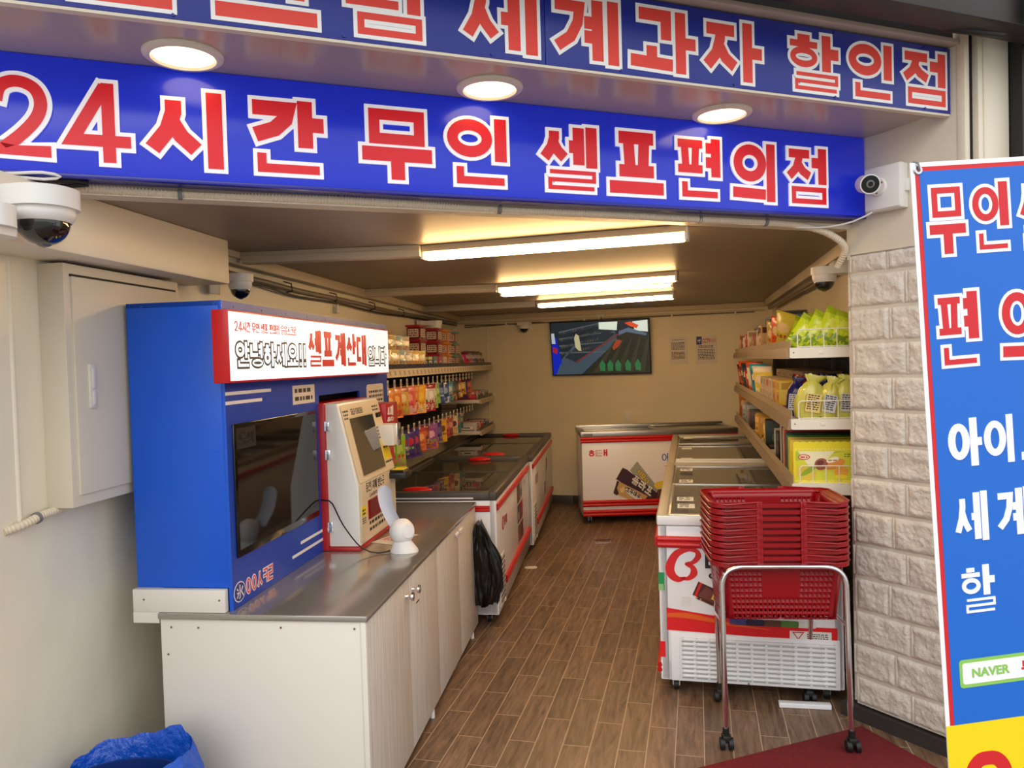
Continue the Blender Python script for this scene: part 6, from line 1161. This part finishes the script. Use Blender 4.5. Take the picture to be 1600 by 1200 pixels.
arch([(-.247, -.04, .075), (-.245, -.01, .735), (.245, -.01, .735), (.247, -.04, .075)], .0115, 'front_tube', t)
arch([(-.20, .40, .075), (-.215, .36, .60), (.215, .36, .60), (.20, .40, .075)], .0115, 'rear_tube', t)
for s_ in (-1, 1):
    q = MB(); q.tube([(s_ * .243, -.012, .50), (s_ * .25, .17, .49), (s_ * .215, .37, .50)], .006, STEEL, 10); q.build('side_rail', t)
for (x, y) in ((-.247, -.045), (.247, -.045), (-.20, .40), (.20, .40)):
    q = MB(); q.cyl((x, y, .055), (x, y, .085), .013, CABLE, 14); q.box((x - .018, y - .028, .03), (x + .018, y + .016, .062), CABLE, .008)
    for s_ in (-1, 1): q.cyl((x + s_ * .008, y - .012, .0255), (x + s_ * .026, y - .012, .0255), .0245, CABLE, 22); q.cyl((x + s_ * .026, y - .012, .0255), (x + s_ * .0275, y - .012, .0255), .010, DARK, 12)
    q.build('caster', t)
# ================================================================ floor things
MATM = mat('red_fibre_mat', (120, 12, 20), .9, bump=1.0, scale=260, var=.15, dist=.004)
q = MB(); q.box((-1.25, -1.3, .0005), (-.055, -.035, .0065), MATM, .002); solo(q, 'door_mat', 'red fibre entrance mat under the front of the basket trolley', 'mat', 'F', (-.6, -.5, 0))
q = MB(); q.box((0, 0, .001), (.225, .035, .022), FW, .002); q.box((.004, -.001, .005), (.221, 0, .018), FW); solo(q, 'plastic_strip', 'white plastic strip lying on the floor behind the trolley', 'strip', 'O', (1.17, 3.44, 0), rot=math.radians(-10), rel=True)
def drain(label, fr, base, rot=0):
    t = thing('floor_drain', label, 'drain', fr, base, 'floor drains', rel=True, rot=rot); q = MB(); q.box((-.075, -.075, 0), (.075, .075, .003), BRUSH, .001)
    for k in range(9): q.box((-.058 + k * .0135, -.05, .003), (-.058 + k * .0135 + .007, .05, .0036), BLACK)
    q.build('grate', t)
drain('square steel floor drain before the back freezer', 'O', (.76, 6.73, 0)); q = MB(); q.prism(rrect(.10, .06, .028), 0, .004, OFFW); solo(q, 'drain_cap', 'small white oval drain cap on the floor beside the left freezers', 'drain', 'O', (.105, 5.936, 0), rel=True)
# ================================================================ ice creams inside the freezers
ICE = [((206, 180, 120), 'tan'), ((190, 60, 60), 'red'), ((60, 70, 130), 'blue'), ((214, 190, 60), 'yellow'), ((90, 60, 44), 'brown'), ((190, 190, 190), 'white'), ((90, 140, 70), 'green'), ((150, 90, 140), 'mauve')]
t0_ = None
def inside(fr, x0, y0, nx, ny, dx, dy, z, who, group, seed):
    r_ = random.Random(seed); protos = {}
    for i in range(nx):
        for j in range(ny):
            k = r_.randint(0, 7); c, nm = ICE[k]; lb = '%s ice cream pack in the %s, column %s from its left side, row %s from its near end' % (nm, who, ORD[i], ORD[j])
            lb = '%s ice cream wrapper, %s across and %s deep inside the %s' % (nm, ORD[i], ORD[j], who)
            b_ = (x0 + i * dx + r_.uniform(-.01, .01), y0 + j * dy + r_.uniform(-.01, .01), z + r_.uniform(0, .03))
            if k not in protos:
                q = MB(); band_bag(q, .085, .16, .035, [foil(v) for v in (c, tuple(min(255, x + 30) for x in c), c, (230, 226, 214), (90, 60, 50))], Matrix.Rotation(-PI / 2, 4, 'X') @ Matrix.Translation((0, 0, -.08)), seed + k, nx=5, ny=7); o = weld(q.build('ice_cream_wrapper', None, 0, base=(0, 0, 0), solid=False)); protos[k] = o; props(o, lb, 'ice cream', group); place(o, fr, b_, r_.uniform(-.4, .4))
            else: dup(protos[k], fr, b_, lb, rot=r_.uniform(-.4, .4))
inside('L', -.60, 2.26, 6, 7, .115, .22, .52, 'near left freezer', 'ice creams in the near left freezer', 5)
inside('R', .12, .14, 5, 6, .13, .26, .50, 'near right freezer', 'ice creams in the near right freezer', 9)
inside('R', .12, 2.02, 5, 5, .13, .32, .50, 'far right freezer', 'ice creams in the far right freezer', 12)
